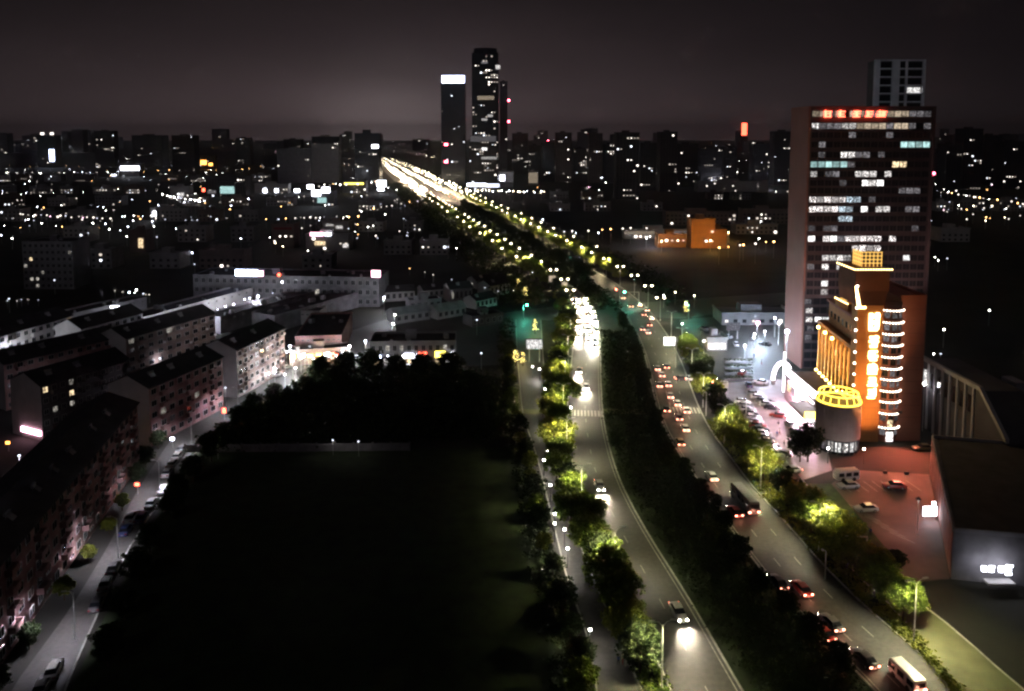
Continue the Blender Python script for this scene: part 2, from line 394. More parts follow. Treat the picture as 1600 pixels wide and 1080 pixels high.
flat('pavement_market_yard', [(440,590),(465,545),(600,500),(712,480),(800,500),(790,570),(700,574),(490,572)], 0.02, M['asphalt2'])
flat('pavement_market_lane', [(120,545),(400,455),(430,455),(300,520),(120,560)], 0.014, M['asphalt2'])
flat('ground_dark_field', [(300,706),(640,702),(800,700),(850,800),(905,1080),(920,1200),(60,1200),(150,990),(250,800)], 0.03, M['grass'])
M['lawn'] = mat('lightened_lawn', (0.045,0.075,0.022), 0.95, 0.4, 0.5, bump=0.5)  # grass copy lightened in its colour so the lawn looks lit
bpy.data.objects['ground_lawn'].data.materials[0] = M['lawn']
a_, b_ = P(1330,770), P(1440,768)
for k in range(9):
    p = a_.lerp(b_, k/8); ob('bay_line', bpy.data.meshes.get('bay_line') or MB().box(-0.06,0.06,0,5.0,0,0.004).mesh('bay_line', M['paint']), lot, (p.x,p.y,0.104), 0.15)
a_, b_ = P(1352,800), P(1430,850)
for k in range(7):
    p = a_.lerp(b_, k/6); ob('bay_line', bpy.data.meshes['bay_line'], lot, (p.x,p.y,0.104), 0.6)
# zebra crossing over the oncoming carriageway and a path across the median
zeb = P(915,643)
for i in range(11):
    p, t = lc.at(lc.near(zeb), -4.6+i*0.92)
    ob('crossing_bar', MB().box(-0.25,0.25,-2.2,2.2,0,0.004).mesh('crossing_bar', M['paint']) if i == 0 else bpy.data.meshes['crossing_bar'], road1, (p.x,p.y,0.0175), math.atan2(t.y,t.x)-math.pi/2)
zr = P(1060,643)
for i in range(12):
    p, t = rc.at(rc.near(zr), -5.2+i*0.95)
    ob('crossing_bar', bpy.data.meshes['crossing_bar'], road2, (p.x,p.y,0.0175), math.atan2(t.y,t.x)-math.pi/2)
flat('footpath_across_median', [(943,646),(1032,648),(1031,640),(942,639)], 0.065, M['paving'])
flat('footpath_to_crossing', [(800,648),(893,646),(893,639),(800,640)], 0.045, M['paving'])
# pale paving added at the boulevard's far end to catch the lamp glow
far_ = lambda e, d: offset([p for p in e if p.y > 820], d)
struct('pavement_glow_catcher_median', strip(even(far_(LC_R,0.2),90), even(far_(RC_L,-0.2),90), 0.06), M['pinkpaving'])
struct('pavement_glow_catcher_left', strip(even(far_(LC_L,-14),90), even(far_(LC_L,-0.3),90), 0.04), M['pinkpaving'])
struct('pavement_glow_catcher_right', strip(even(far_(RC_R,0.3),90), even(far_(RC_R,12),90), 0.04), M['pinkpaving'])

# ------------------------------------------------------------------ vegetation
def leaf_quads(centres, size, rng, flat_=0.5):
    n = len(centres)
    a = rng.normal(size=(n,3)); a[:,2] *= flat_; a /= np.linalg.norm(a,axis=1)[:,None]
    b = np.cross(a, rng.normal(size=(n,3))); b /= np.linalg.norm(b,axis=1)[:,None]
    s = (size*(0.6+0.8*rng.random(n)))[:,None]
    v = np.stack([centres-a*s, centres+b*s*0.55, centres+a*s, centres-b*s*0.55], 1).reshape(-1,3)
    f = np.arange(4*n).reshape(-1,4)
    return v, f
def mesh_np(name, v, f, m):
    me = bpy.data.meshes.new(name); me.from_pydata(v.tolist(), [], f.tolist()); me.materials.append(m); me.update(); return me
def crown(seed, r, h, z0, nclump, per, size, m):
    rng = np.random.default_rng(seed)
    d = rng.normal(size=(nclump,3)); d /= np.linalg.norm(d,axis=1)[:,None]
    rad = 0.25+0.95*rng.random(nclump)**0.6
    c = d*rad[:,None]*np.array([r*0.82, r*0.82, h*0.42]) + np.array([0,0,z0+h*0.5])
    c[:,:2] *= (1.05-0.35*np.clip((c[:,2:3]-z0)/h,0,1))
    k = rng.normal(size=(nclump,per,3)); k /= np.linalg.norm(k,axis=2)[:,:,None]
    cr = (0.10+0.24*rng.random((nclump,1,1))**1.5)*r
    pts = (c[:,None,:]+k*cr*(rng.random((nclump,per,1))**0.33)*np.array([1,1,0.75])).reshape(-1,3)
    return mesh_np('crown', *leaf_quads(pts, size, rng), m)
def trunk_mesh(seed, h, r):
    rg = random.Random(seed); mb = MB(); t = Vector((0,0,h*0.55))
    mb.tube((0,0,0), t, r, r*0.6, 7)
    for i in range(5):
        a = i*1.256+rg.random(); l = h*(0.2+0.12*rg.random())
        mb.tube(t*(0.75+0.05*i), t*(0.75+0.05*i)+Vector((math.cos(a)*l,math.sin(a)*l,l*1.1)), r*0.4, r*0.12, 5)
    return mb.mesh('trunk', M['bark'])
TREES = []
for i, (r, h, m) in enumerate([(4.3,5.6,'leaf'),(3.6,5.6,'leaf2'),(4.6,5.4,'leaf3'),(3.4,4.8,'leaf'),(3.8,6.2,'leaf2'),(2.6,4.2,'leaf3')]):
    TREES.append((trunk_mesh(i, 3.0+h*0.6, 0.19), crown(100+i, r, h, 2.0, 84, 50, 0.29, M[m]), r))
def tree(p, label, cat='tree', group=None, k=None, s=None, name='street_tree'):
    k = R.randrange(6) if k is None else k; s = s or 0.85+0.35*R.random()
    t = thing(name, label, cat, (p.x,p.y,0), R.random()*6.28, group, s)
    ob('trunk', TREES[k][0], t); ob('crown', TREES[k][1], t); return t
def row(path_pts, d0, step, n, lab, group, off=0.0, jit=0.8, ks=None, smul=1.0):
    pa = Path(path_pts); i = 1; d = d0
    while i <= n and d < pa.L[-1]:
        p, t = pa.at(d+R.uniform(-1,1), off+R.uniform(-jit,jit))
        tree(p, lab(nth(i)), 'tree', group, R.choice(ks) if ks else None, smul*(0.85+0.35*R.random())); i += 1; d += step*(0.85+0.3*R.random())
row(even(LC_L,300), 14, 6.6, 40, lambda o: f"{o} leafy tree from the camera in the verge left of the oncoming lanes", 'trees in the verge between frontage lane and oncoming lanes', -3.4, 1.0, [0,2,3,1], 0.98)
row(even(RC_R,300), 20, 7.2, 22, lambda o: f"{o} tree from the camera in the row right of the outgoing lanes", 'trees beside the outgoing lanes', 3.2, 1.0, [0,2,2,4], 0.98)
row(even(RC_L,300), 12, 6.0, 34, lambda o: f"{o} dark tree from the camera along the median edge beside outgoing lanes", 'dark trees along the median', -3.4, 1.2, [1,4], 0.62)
row(even(SL_L,90), 6, 6.4, 26, lambda o: f"{o} small tree from the camera on the field side of the frontage lane", 'small trees left of the frontage lane', -2.8, 0.8, [3,5,1], 0.66)
row(even(ST_R,60), 16, 9.5, 12, lambda o: f"{o} dark tree from the camera at the field edge of the housing street", 'dark trees beside the housing street', 4.6, 1.0, [1,4], 0.75)
row(even(ST_L,60), 10, 10.5, 12, lambda o: f"{o} small tree from the camera under the red housing facade", 'trees under the red facade', -1.2, 0.6, [1,5], 0.6)
# far parts of the boulevard
row(even(LC_L,600), 290, 11, 44, lambda o: f"{o} tree beyond the junction in the left boulevard row", 'boulevard trees beyond the junction, left row', -4.5, 1.6, [0,2], 1.2)
row(even(RC_R,600), 300, 11, 46, lambda o: f"{o} tree beyond the junction in the right boulevard row", 'boulevard trees beyond the junction, right row', 4.5, 1.6, [0,2], 1.2)
row(even(RC_L,600), 300, 10, 42, lambda o: f"{o} dark tree beyond the junction on the outgoing side of the median", 'dark median trees beyond the junction', -2.5, 1.0, [1,4], 1.15)
# dark grove north of the field, and a hedge round it
grp = 'dark trees between field and market'
pts = [(478,640),(520,628),(560,640),(600,630),(640,642),(680,632),(715,645),(500,600),(540,598),(580,600),(620,598),(660,600),(700,602),(450,660),(420,680),(398,695),(735,625),(745,660),(760,690),(470,680),(530,675),(700,680),(640,668)]
pts.sort()
for i, (u, v) in enumerate(pts, 1):
    tree(P(u,v), f"{nth(i)} dark tree from the left in the unlit grove before the market", 'tree', grp, R.choice([1,4]), 1.1+0.25*R.random())
for i, (u,v,s,lb) in enumerate([(877,640,1.25,'lone round tree standing beside the zebra crossing'),(1262,722,1.15,'dark round bush tree before the drum entrance'),(1250,722,0.9,'smaller dark bush tree beside the drum entrance tree'),
        (120,700,0.9,'pale-lit tree in the yard beside the white gable block'),(1400,892,0.5,'small dark tree at the lower corner of the lawn')]):
    tree(P(u,v), lb, 'tree', None, [0,1,1,3,1][i], s)
def scatter_mass(name, label, quadpts, n, h, size, m, seed, dens=14):
    """low shrubs nobody could count, as one mass inside a strip between two edges"""
    rng = np.random.default_rng(seed); a, b = quadpts
    A = np.array([tuple(p) for p in even(a,80)]); B = np.array([tuple(p) for p in even(b,80)])
    t = rng.random(n)*78.999; i = t.astype(int); f = (t-i)[:,None]; s = (0.06+0.88*rng.random(n))[:,None]
    c = (A[i]*(1-f)+A[i+1]*f)*(1-s)+(B[i]*(1-f)+B[i+1]*f)*s
    hh = h*(0.4+0.9*rng.random((n,1)))
    k = rng.normal(size=(n,dens,3))*np.array([0.55,0.55,0.0])*h
    pts = c[:,None,:]+k; pts[:,:,2] = (rng.random((n,dens))**0.7)*hh
    o = ob(name, mesh_np(name, *leaf_quads(pts.reshape(-1,3), size, rng), m)); o['kind'] = 'stuff'; o['label'] = label; o['category'] = 'shrubs'
    return o
near = lambda e, y: [p for p in e if p.y < y]
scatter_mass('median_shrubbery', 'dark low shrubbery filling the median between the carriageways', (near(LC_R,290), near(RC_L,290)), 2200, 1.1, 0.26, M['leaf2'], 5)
scatter_mass('verge_shrubbery', 'low shrubs under the verge trees beside the oncoming lanes', (near(SL_R,250), near(LC_L,250)), 900, 0.8, 0.25, M['leaf'], 6)
scatter_mass('right_verge_shrubbery', 'low shrubs under the trees right of outgoing lanes', (near(RC_R,200), near(SR_L,200)), 800, 0.7, 0.25, M['leaf3'], 7)
scatter_mass('field_edge_shrubbery', 'dark shrubs along the field edge of the frontage lane', (offset(SL_L,-6.5), offset(SL_L,-1.0)), 700, 0.9, 0.28, M['leaf2'], 8)
scatter_mass('grove_undergrowth', 'dark undergrowth of the unlit grove before the market', (spline(pix([(395,690),(440,640),(500,580),(600,577),(700,578),(770,590)])), spline(pix([(310,704),(400,704),(500,703),(620,702),(720,700),(790,698)]))), 2600, 3.2, 0.45, M['leaf2'], 10, 12)
mid = lambda e, d: offset([p for p in e if 330 < p.y < 1150], d)
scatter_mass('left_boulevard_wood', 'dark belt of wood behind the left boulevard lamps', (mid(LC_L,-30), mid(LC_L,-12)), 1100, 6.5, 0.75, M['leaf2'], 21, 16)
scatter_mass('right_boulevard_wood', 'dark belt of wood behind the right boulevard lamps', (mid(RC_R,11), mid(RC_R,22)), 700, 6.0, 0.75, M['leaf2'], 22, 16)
scatter_mass('far_median_shrubbery', 'dark shrubs in the median beyond the junction', ([p for p in LC_R if 320<p.y<810], [p for p in RC_L if 320<p.y<810]), 1200, 2.2, 0.7, M['leaf2'], 9, 10)

# ------------------------------------------------------------------ street lamps
S_ROAD = spot('street_lamp_light', 8300, WARM, 112, 0.85, 0.3)
S_FAR = spot('street_lamp_light_distant', 10000, (1.0,0.80,0.50), 116, 0.7, 0.5)
S_FAR2 = spot('street_lamp_light_boulevard_end', 36000, (1.0,0.84,0.58), 130, 0.6, 0.5)
LAMP = {}
LAMP['pole'] = MB().tube((0,0,0),(0,0,0.6),0.16,0.14,8).tube((0,0,0.6),(0,0,9.2),0.10,0.06,8).mesh('pole', M['steel'])
LAMP['arm'] = MB().tube((0,0,9.0),(0.6,0,9.6),0.05,0.045,6).tube((0.6,0,9.6),(1.3,0,9.75),0.045,0.04,6).mesh('arm', M['steel'])
LAMP['head'] = MB().box(1.1,1.95,-0.17,0.17,9.70,9.84).mesh('luminaire', M['steel'])
LAMP['lens'] = MB().lathe([(0.15,9.696),(0.01,9.69)],8,(1.55,0)).mesh('lens', M['lampwarm'])
LAMP['lensend'] = MB().lathe([(0.95,9.9),(0.9,9.4),(0.5,8.9),(0.01,8.7)],8,(1.55,0)).mesh('lens', M['lampwarm_far'])
LAMP['lensfar'] = MB().lathe([(0.42,9.69),(0.38,9.45),(0.2,9.25),(0.01,9.2)],8,(1.55,0)).mesh('lens', M['lampwarm_far'])
S_VERGEF = spot('verge_fill_light_distant', 42000, (1.0,0.84,0.46), 150, 0.5, 0.4)
S_VERGE = spot('verge_fill_light', 9000, (1.0,0.92,0.48), 150, 0.5, 0.3)
def road_lamp(p, face, label, group, far=False, lit=True, dual=False):
    t = thing('street_lamp', label, 'street lamp', (p.x,p.y,0), face, group)
    ob('pole', LAMP['pole'], t); ob('arm', LAMP['arm'], t); ob('luminaire', LAMP['head'], t)
    ob('lens', (LAMP['lensend'] if 900 < p.y < 1550 else LAMP['lensfar']) if far else LAMP['lens'], t)
    if lit: light((S_FAR2 if p.y > 800 else S_FAR) if far else S_ROAD, t, (1.55,0,9.0 if far else 9.5))
    if far and not dual and lit and p.y < 1300: light(S_VERGEF, t, (-1.2,0,9.6))  # extra spot without a fixture, added to light the far trees
    if dual:      # second arm and luminaire added to light the verge tree crowns
        ob('arm', LAMP['arm'], t, (0,0,0), math.pi); ob('luminaire', LAMP['head'], t, (0,0,0), math.pi)
        l_ = ob('lens', (LAMP['lensend'] if 900 < p.y < 1550 else LAMP['lensfar']) if far else LAMP['lens'], t, (0,0,0), math.pi)
        if p.y < 900: light(S_VERGE, t, (-1.55,0,9.5))
    return t
def lamp_row(edge, sgn, off, d0, step, lab, group, maxd, lit_to=2300):
    pa = Path(even(edge,700)); d = d0; i = 1
    while d < min(maxd, pa.L[-1]-5):
        p, t = pa.at(d, off+(R.uniform(-5,3)*sgn if d > 800 else R.uniform(-1.5,0.5)*sgn if d > 300 else 0))
        nrm = Vector((t.y,-t.x,0))*sgn
        road_lamp(p, math.atan2(nrm.y,nrm.x), lab(nth(i)), group, d > 215, d < lit_to, lit_to > 0 and d < 300); i += 1; d += step*(R.uniform(0.75,1.25) if d > 300 else 1)
lamp_row(LC_L, 1, -1.1, 11, 25.0, lambda o: f"{o} street lamp from the camera along the left kerb of oncoming lanes", 'street lamps left of the oncoming lanes', 2150)
lamp_row(RC_R, -1, 1.1, 16, 25.0, lambda o: f"{o} street lamp from the camera along the right kerb of outgoing lanes", 'street lamps right of the outgoing lanes', 2150)
lamp_row(LC_L, -1, -8.5, 330, 38.0, lambda o: f"{o} lamp beyond the junction on the left frontage lane", 'lamps on the far left frontage lane', 1900, 0)
lamp_row(RC_R, 1, 8.5, 360, 38.0, lambda o: f"{o} lamp beyond the junction on the right frontage lane", 'lamps on the far right frontage lane', 1900, 0)
# lamps added in the median to fill the glow at the boulevard's end
pm = Path(even([(a+b)*0.5 for a,b in zip(even(LC_R,500),even(RC_L,500))],600)); d = 800; i = 1
while d < pm.L[-1]-20:
    p, t = pm.at(d, R.uniform(-2,2)); road_lamp(p, math.atan2(t.x,-t.y), f"{nth(i)} added median lamp from the twin towers towards the boulevard's end", 'added median lamps at the far end of the boulevard', True, True, True); d += R.uniform(22,40); i += 1
S_GLOBE = spot('globe_lamp_light', 900, (1.0,0.93,0.8), 158, 0.5, 0.22)
S_COOL = point('cool_lamp_light', 1500, COOL, 0.3)
S_COOLBIG = point('cool_flood_light', 9000, COOL, 0.5)
GL = dict(pole=MB().tube((0,0,0),(0,0,3.4),0.07,0.05,7).mesh('pole', M['blackmetal']), cap=MB().lathe([(0.02,3.98),(0.2,3.86),(0.2,3.82)],8).mesh('cap', M['blackmetal']),
          globe=MB().ico((0,0,3.62),0.24).mesh('globe', M['lampwhite'], smooth=True))
def globe_lamp(p, label, group, s=1.0, lit=True):
    t = thing('globe_lamp', label, 'lamp post', (p.x,p.y,0), 0, group, s)
    ob('pole', GL['pole'], t); ob('cap', GL['cap'], t); ob('globe', GL['globe'], t)
    if lit: light(S_GLOBE, t, (0,0,3.25))
gl = [(922,984),(887,857),(882,827),(867,818),(867,803),(860,758),(850,719),(856,705),(856,651),(871,654),(892,637),(848,631),(852,608),(861,585),(843,577),(866,553),(832,573)]
for i, (u,v) in enumerate(gl, 1):
    globe_lamp(P(u,v,3.6), f"{nth(i)} white globe lamp from the camera beside the frontage lane", 'globe lamps beside the frontage lane')
# small lamps dotted over the dark city
DOT = dict(pole=MB().tube((0,0,0),(0,0,7.0),0.12,0.08,6).mesh('pole', M['steel']))
for nm, m, r in (('white','lampwhite',0.34),('cool','lampcool',0.36),('warm','lampwarm_far',0.36),('dim','lampcool_dim',0.42)):
    DOT[nm] = MB().ico((0,0,7.3),r,0.8).mesh('lamp_head', M[m])
def dot_lamp(u, v, kind, label, group, s=1.0, power=None, z=7.3):
    p = P(u, v, z*s); t = thing('area_lamp', label, 'lamp', (p.x,p.y,0), 0, group, s)
    ob('pole', DOT['pole'], t); ob('lamp_head', DOT[kind], t)
    if power: light(power, t, (0,0,6.3))
    return t

# ------------------------------------------------------------------ vehicles
def section_mesh(secs, name, m, smooth=True, closed=True):
    """loft of cross-sections; each is a list of points"""
    mb = MB(); n = len(secs[0]); vs = [p for s in secs for p in s]; fs = []
    for j in range(len(secs)-1):
        for i in range(n):
            fs.append((j*n+i, j*n+(i+1)%n, (j+1)*n+(i+1)%n, (j+1)*n+i))
    fs += [tuple(range(n))[::-1], tuple(range((len(secs)-1)*n, len(secs)*n))]
    mb.add(vs, fs); return mb.mesh(name, m, smooth=smooth)
def ring(x, hw, z0, z1, tuck=0.06):
    return [(x,-hw+tuck,z0),(x,-hw,z0+(z1-z0)*0.35),(x,-hw+0.03,z0+(z1-z0)*0.8),(x,-hw+0.14,z1),(x,hw-0.14,z1),(x,hw-0.03,z0+(z1-z0)*0.8),(x,hw,z0+(z1-z0)*0.35),(x,hw-tuck,z0)]
PAINTS = {}
for nm, c in dict(white=(0.72,0.72,0.71), silver=(0.42,0.43,0.44), black=(0.02,0.02,0.022), grey=(0.14,0.14,0.15), red=(0.32,0.03,0.025), blue=(0.04,0.07,0.20), gold=(0.30,0.24,0.14)).items():
    m = mat('car_paint_'+nm, c, 0.28, 0.05, 0.8, metal=0.1, spec=0.5); m.node_tree.nodes['Principled BSDF'].inputs['Coat Weight'].default_value = 0.5; PAINTS[nm] = m
def sedan_body(m):   # x forward
    return section_mesh([ring(-2.28,0.74,0.35,0.72),ring(-2.2,0.84,0.26,0.92),ring(-1.6,0.90,0.22,0.98),ring(-0.4,0.91,0.20,0.95),ring(0.9,0.91,0.20,0.94),ring(1.7,0.88,0.22,0.82),ring(2.2,0.80,0.27,0.68),ring(2.32,0.66,0.36,0.58)],'body',m)
def cabin(z, inset, m, nm, x0=-1.75, x1=1.05, x2=0.25, x3=-1.15):
    mb = MB(); a, b = 0.80, 0.80-inset
    mb.add([(x0,-a,0.93),(x1,-a,0.93),(x1,a,0.93),(x0,a,0.93),(x3,-b,z),(x2,-b,z),(x2,b,z),(x3,b,z)],[(4,5,6,7),(0,1,5,4),(1,2,6,5),(2,3,7,6),(3,0,4,7)]); return mb.mesh(nm, m)
CAR = dict(glass=cabin(1.40,0.17,M['glass'],'windows'))
def roofplate(m): return MB().add([(-1.2,-0.64,1.405),(0.28,-0.64,1.405),(0.28,0.64,1.405),(-1.2,0.64,1.405),(-1.1,-0.55,1.47),(0.15,-0.55,1.47),(0.15,0.55,1.47),(-1.1,0.55,1.47)],[(4,5,6,7),(0,1,5,4),(1,2,6,5),(2,3,7,6),(3,0,4,7)]).mesh('roof', m)
for k, m in PAINTS.items(): CAR['body_'+k] = sedan_body(m); CAR['roof_'+k] = roofplate(m)
CAR['wheel'] = MB().tube((0,-0.11,0),(0,0.11,0),0.32,None,12).mesh('wheel', M['rubber'])
CAR['rim'] = MB().tube((0,-0.125,0),(0,0.125,0),0.19,None,8).mesh('rim', M['steel'])
def lampmesh(nm, m, w=0.19, h=0.10): return MB().box(-0.05,0.05,-w,w,-h,h).mesh(nm, m)
CAR['head_on'] = MB().ico((0,0,0),0.16,0.75).mesh('headlight', M['head']); CAR['head_off'] = lampmesh('headlight', M['headoff'])
CAR['head_end'] = MB().ico((0,0,0),0.62,0.8).mesh('headlight', M['headfar'])
CAR['head_flat'] = lampmesh('headlight', M['head'], 0.15, 0.07)
CAR['head_far'] = MB().ico((0,0,0),0.34,0.8).mesh('headlight', M['headfar'])
CAR['tail_on'] = lampmesh('taillight', M['tail'], 0.18, 0.10); CAR['tail_off'] = lampmesh('taillight', M['tailoff'])
CAR['plate'] = MB().box(-0.02,0.02,-0.22,0.22,-0.07,0.07).mesh('number_plate', M['frame'])
S_HEAD = spot('headlight_beam', 7000, (1.0,0.86,0.66), 72, 0.9, 0.12)
S_HEADJAM = spot('headlight_beam_queue', 12000, (1.0,0.90,0.70), 84, 0.85, 0.2)
S_TAIL = point('taillight_glow', 45, (1.0,0.35,0.22), 0.2)
def car(p, ang, colour, label, group, on=True, beam=None, far=False, z=0.012, detail=True, tailglow=False):
    t = thing('car', label, 'car', (p.x,p.y,z), ang, group)
    ob('body', CAR['body_'+colour], t); ob('roof', CAR['roof_'+colour], t); ob('windows', CAR['glass'], t)
    if detail:
        for x in (-1.4,1.4):
            for y in (-0.80,0.80):
                w = ob('wheel', CAR['wheel'], t, (x,y,0.32)); ob('rim', CAR['rim'], w)
        ob('number_plate', CAR['plate'], t, (-2.29,0,0.55))
    for y in (-0.6,0.6):
        away = math.sin(ang) > 0 and not far
        ob('headlight', CAR['head_end' if far == 2 else 'head_far' if far else 'head_flat' if away else 'head_on'] if on else CAR['head_off'], t, (2.2,y,0.55 if away else 0.62))
        ob('taillight', CAR['tail_on' if on else 'tail_off'], t, (-2.25,y*1.05,0.74))
    if beam:
        for y in ((-0.6,0.6) if beam is S_HEAD else (0,)): aim(light(beam, t, (2.45,y,0.70)), (1,y*0.04,-0.20 if beam is S_HEAD else -0.16))
    if on and tailglow: light(S_TAIL, t, (-2.75,0,0.75))
    return t
def on_road(path, u, v, away): 
    p = P(u,v); _, t = path.at(path.near(p)); a = math.atan2(t.y,t.x)
    return p, a if away else a+math.pi
cols = ['white','silver','black','grey','red','blue','gold']
car(*on_road(lc,1060,962,False), 'white', 'white car with lit headlights alone on the oncoming lanes nearest the camera', None, True, S_HEAD)
car(*on_road(lc,937,763,False), 'silver', 'silver car with bright headlights approaching, second on the oncoming lanes', None, True, S_HEAD)
car(*on_road(lc,916,608,False), 'white', 'car with blazing headlights just beyond the zebra crossing', None, True, S_HEAD)
car(*on_road(lc,905,582,False), 'grey', 'grey car behind the blazing headlights, near the left kerb of oncoming lanes', None, True, S_HEAD)
# queue at the junction on the oncoming side
jam = []; base = lc.near(P(915,548))
for i in range(11):
    for k, o_ in enumerate((-3.0, 0.2, 3.2)):
        if (i,k) in ((0,0),(1,0),(0,1),(4,2),(7,0),(2,2),(5,1),(8,2),(6,0),(9,1)): continue
        jam.append((base+i*8.2+R.uniform(-2.2,2.2), o_+R.uniform(-0.45,0.45)))
for i, (d,o_) in enumerate(jam, 1):
    p, t = lc.at(d, o_); car(p, math.atan2(t.y,t.x)+math.pi, R.choice(cols), f"{nth(i)} car from the front in the headlight queue at the junction", 'cars queueing with headlights at the junction', True, S_HEADJAM, True, detail=False)
rcars = [(1350,1034,'black'),(1285,993,'red'),(1298,978,'grey'),(1252,924,'red'),(1215,914,'black'),(1148,803,'red'),(1112,748,'white'),(1062,694,'gold'),(1070,672,'white'),(1060,655,'grey'),(1072,644,'silver'),(1041,642,'black'),(1058,633,'white'),(1047,621,'silver'),(1044,603,'white'),(1030,604,'white'),(1034,588,'silver'),(1027,578,'white'),(1041,575,'grey'),(1012,521,'white'),(1003,516,'silver'),(1014,509,'red'),(1017,499,'white'),(1005,493,'grey'),(1010,486,'white'),(998,479,'silver'),(985,480,'red'),(972,467,'white')]
for i, (u,v,c) in enumerate(rcars, 1):
    car(*on_road(rc,u,v,True), c, f"{nth(i)} car from the camera on the outgoing lanes, {c} with red tail lights", 'cars driving away on the outgoing lanes', True, None, False, tailglow=v>560)
tp = [(1066,594,'black'),(1081,594,'white'),(1094,593,'white'),(1109,594,'grey')]
for i,(u,v,c) in enumerate(tp,1):
    car(P(u,v), 0.15 if i!=3 else math.pi+0.2, c, f"{nth(i)} car from the left in the short line turning into the forecourt", 'cars turning into the forecourt', True)
# far traffic
NF = -1
for d0, d1, n in ((lc.near(P(880,438)), lc.near(P(715,334)), 16), (lc.near(P(715,334)), lc.near(P(604,257)), 74)):
    for k in range(n):
        NF += 1; d = d0+(d1-d0)*(k+R.random()*0.8)/n; p, t = lc.at(d, R.choice((-3.0,0.2,3.2)))
        car(p, math.atan2(t.y,t.x)+math.pi, R.choice(cols), f"{nth(90-NF)} car from the boulevard's far end among the distant oncoming headlights", 'distant oncoming cars', True, None, 2 if 850 < d < 1450 else True, detail=False)
NF = -1
for d0, d1, n in ((rc.near(P(900,425)), rc.near(P(725,323)), 14), (rc.near(P(725,323)), rc.near(P(620,262)), 40)):
    for k in range(n):
        NF += 1; d = d0+(d1-d0)*(k+R.random()*0.8)/n; p, t = rc.at(d, R.choice((-3.6,0.0,3.6)))
        car(p, math.atan2(t.y,t.x), R.choice(cols), f"{nth(54-NF)} car from the boulevard's far end among the distant outgoing cars", 'distant outgoing cars', True, None, False, detail=False)
# parked cars
def park(L, lab, group, colsx=None):
    for i, (u,v,a,c) in enumerate(L, 1):
        car(P(u,v), a, c, lab(nth(i), c), group, False, z=0.11 if v>735 and u>1290 else 0.02)
stp = Path(even(ST_R,200))
L = []
for u,v,c in [(66,1078,'white'),(84,1052,'white'),(152,948,'grey'),(166,916,'silver'),(178,892,'black'),(197,832,'blue'),(205,812,'silver'),(222,812,'blue'),(237,790,'silver'),(256,768,'white'),(262,742,'white'),(270,728,'silver'),(278,716,'white'),(285,705,'grey')]:
    p = P(u,v); _, t = stp.at(stp.near(p)); L.append((u,v,math.atan2(t.y,t.x),c))
park(L, lambda o,c: f"{o} car from the camera parked on the housing street, {c}", 'cars parked along the housing street')
a0 = math.atan2(*(P(1205,705)-P(1160,630)).yx)
L = [(1160+(1212-1160)*k/13, 630+(712-630)*k/13, a0+1.45, ['white','grey','silver','black','white','white','red','black','silver','grey','gold','black','white','silver'][k]) for k in range(14)]
park(L, lambda o,c: f"{o} car from the far end of the tight forecourt row, {c}", 'cars parked in the forecourt row')
L = [(1178+7*k, 618+5.5*k, a0+1.4, ['silver','white','grey','white','black'][k]) for k in range(5)] + [(1236+7*k, 668+11*k, a0+0.2, ['white','black','silver','white'][k]) for k in range(3)]
park(L, lambda o,c: f"{o} car from the far end in the looser forecourt line by the canopy, {c}", 'cars parked near the entrance canopy')
car(P(1216,652), 2.7, 'red', 'red car parked alone on the bright forecourt', None, False)
car(P(1200,631), 0.4, 'grey', 'grey car waiting on the forecourt near the far canopy end', None, False)
car(P(1222,712), 2.6, 'black', 'black car at the near end of the forecourt row', None, False)
car(P(1236,738), 3.3, 'silver', 'silver car with lit headlights leaving the forecourt', None, True)
car(P(1325,763), 3.25, 'white', 'white car parked at the top edge of the red lot', None, False, z=0.11)
car(P(1353,799), 3.2, 'white', 'white car parked alone in the middle of the red lot', None, False, z=0.11)
car(P(1397,763), 3.0, 'red', 'dark red car parked at the back of the red lot', None, False, z=0.11)
car(P(1442,703), 3.1, 'gold', 'beige car parked beside the brown hotel wall', None, False)
for i,(u,v,c) in enumerate([(1135,528,'silver'),(1150,540,'white'),(1100,515,'grey'),(1178,530,'white'),(1195,540,'black'),(1160,585,'red'),(1188,600,'white'),(1170,604,'blue')],1):
    car(P(u,v), R.uniform(0,3), c, f"{nth(i)} parked car on the blue-lit plaza, {c}", 'cars parked on the plaza', False)

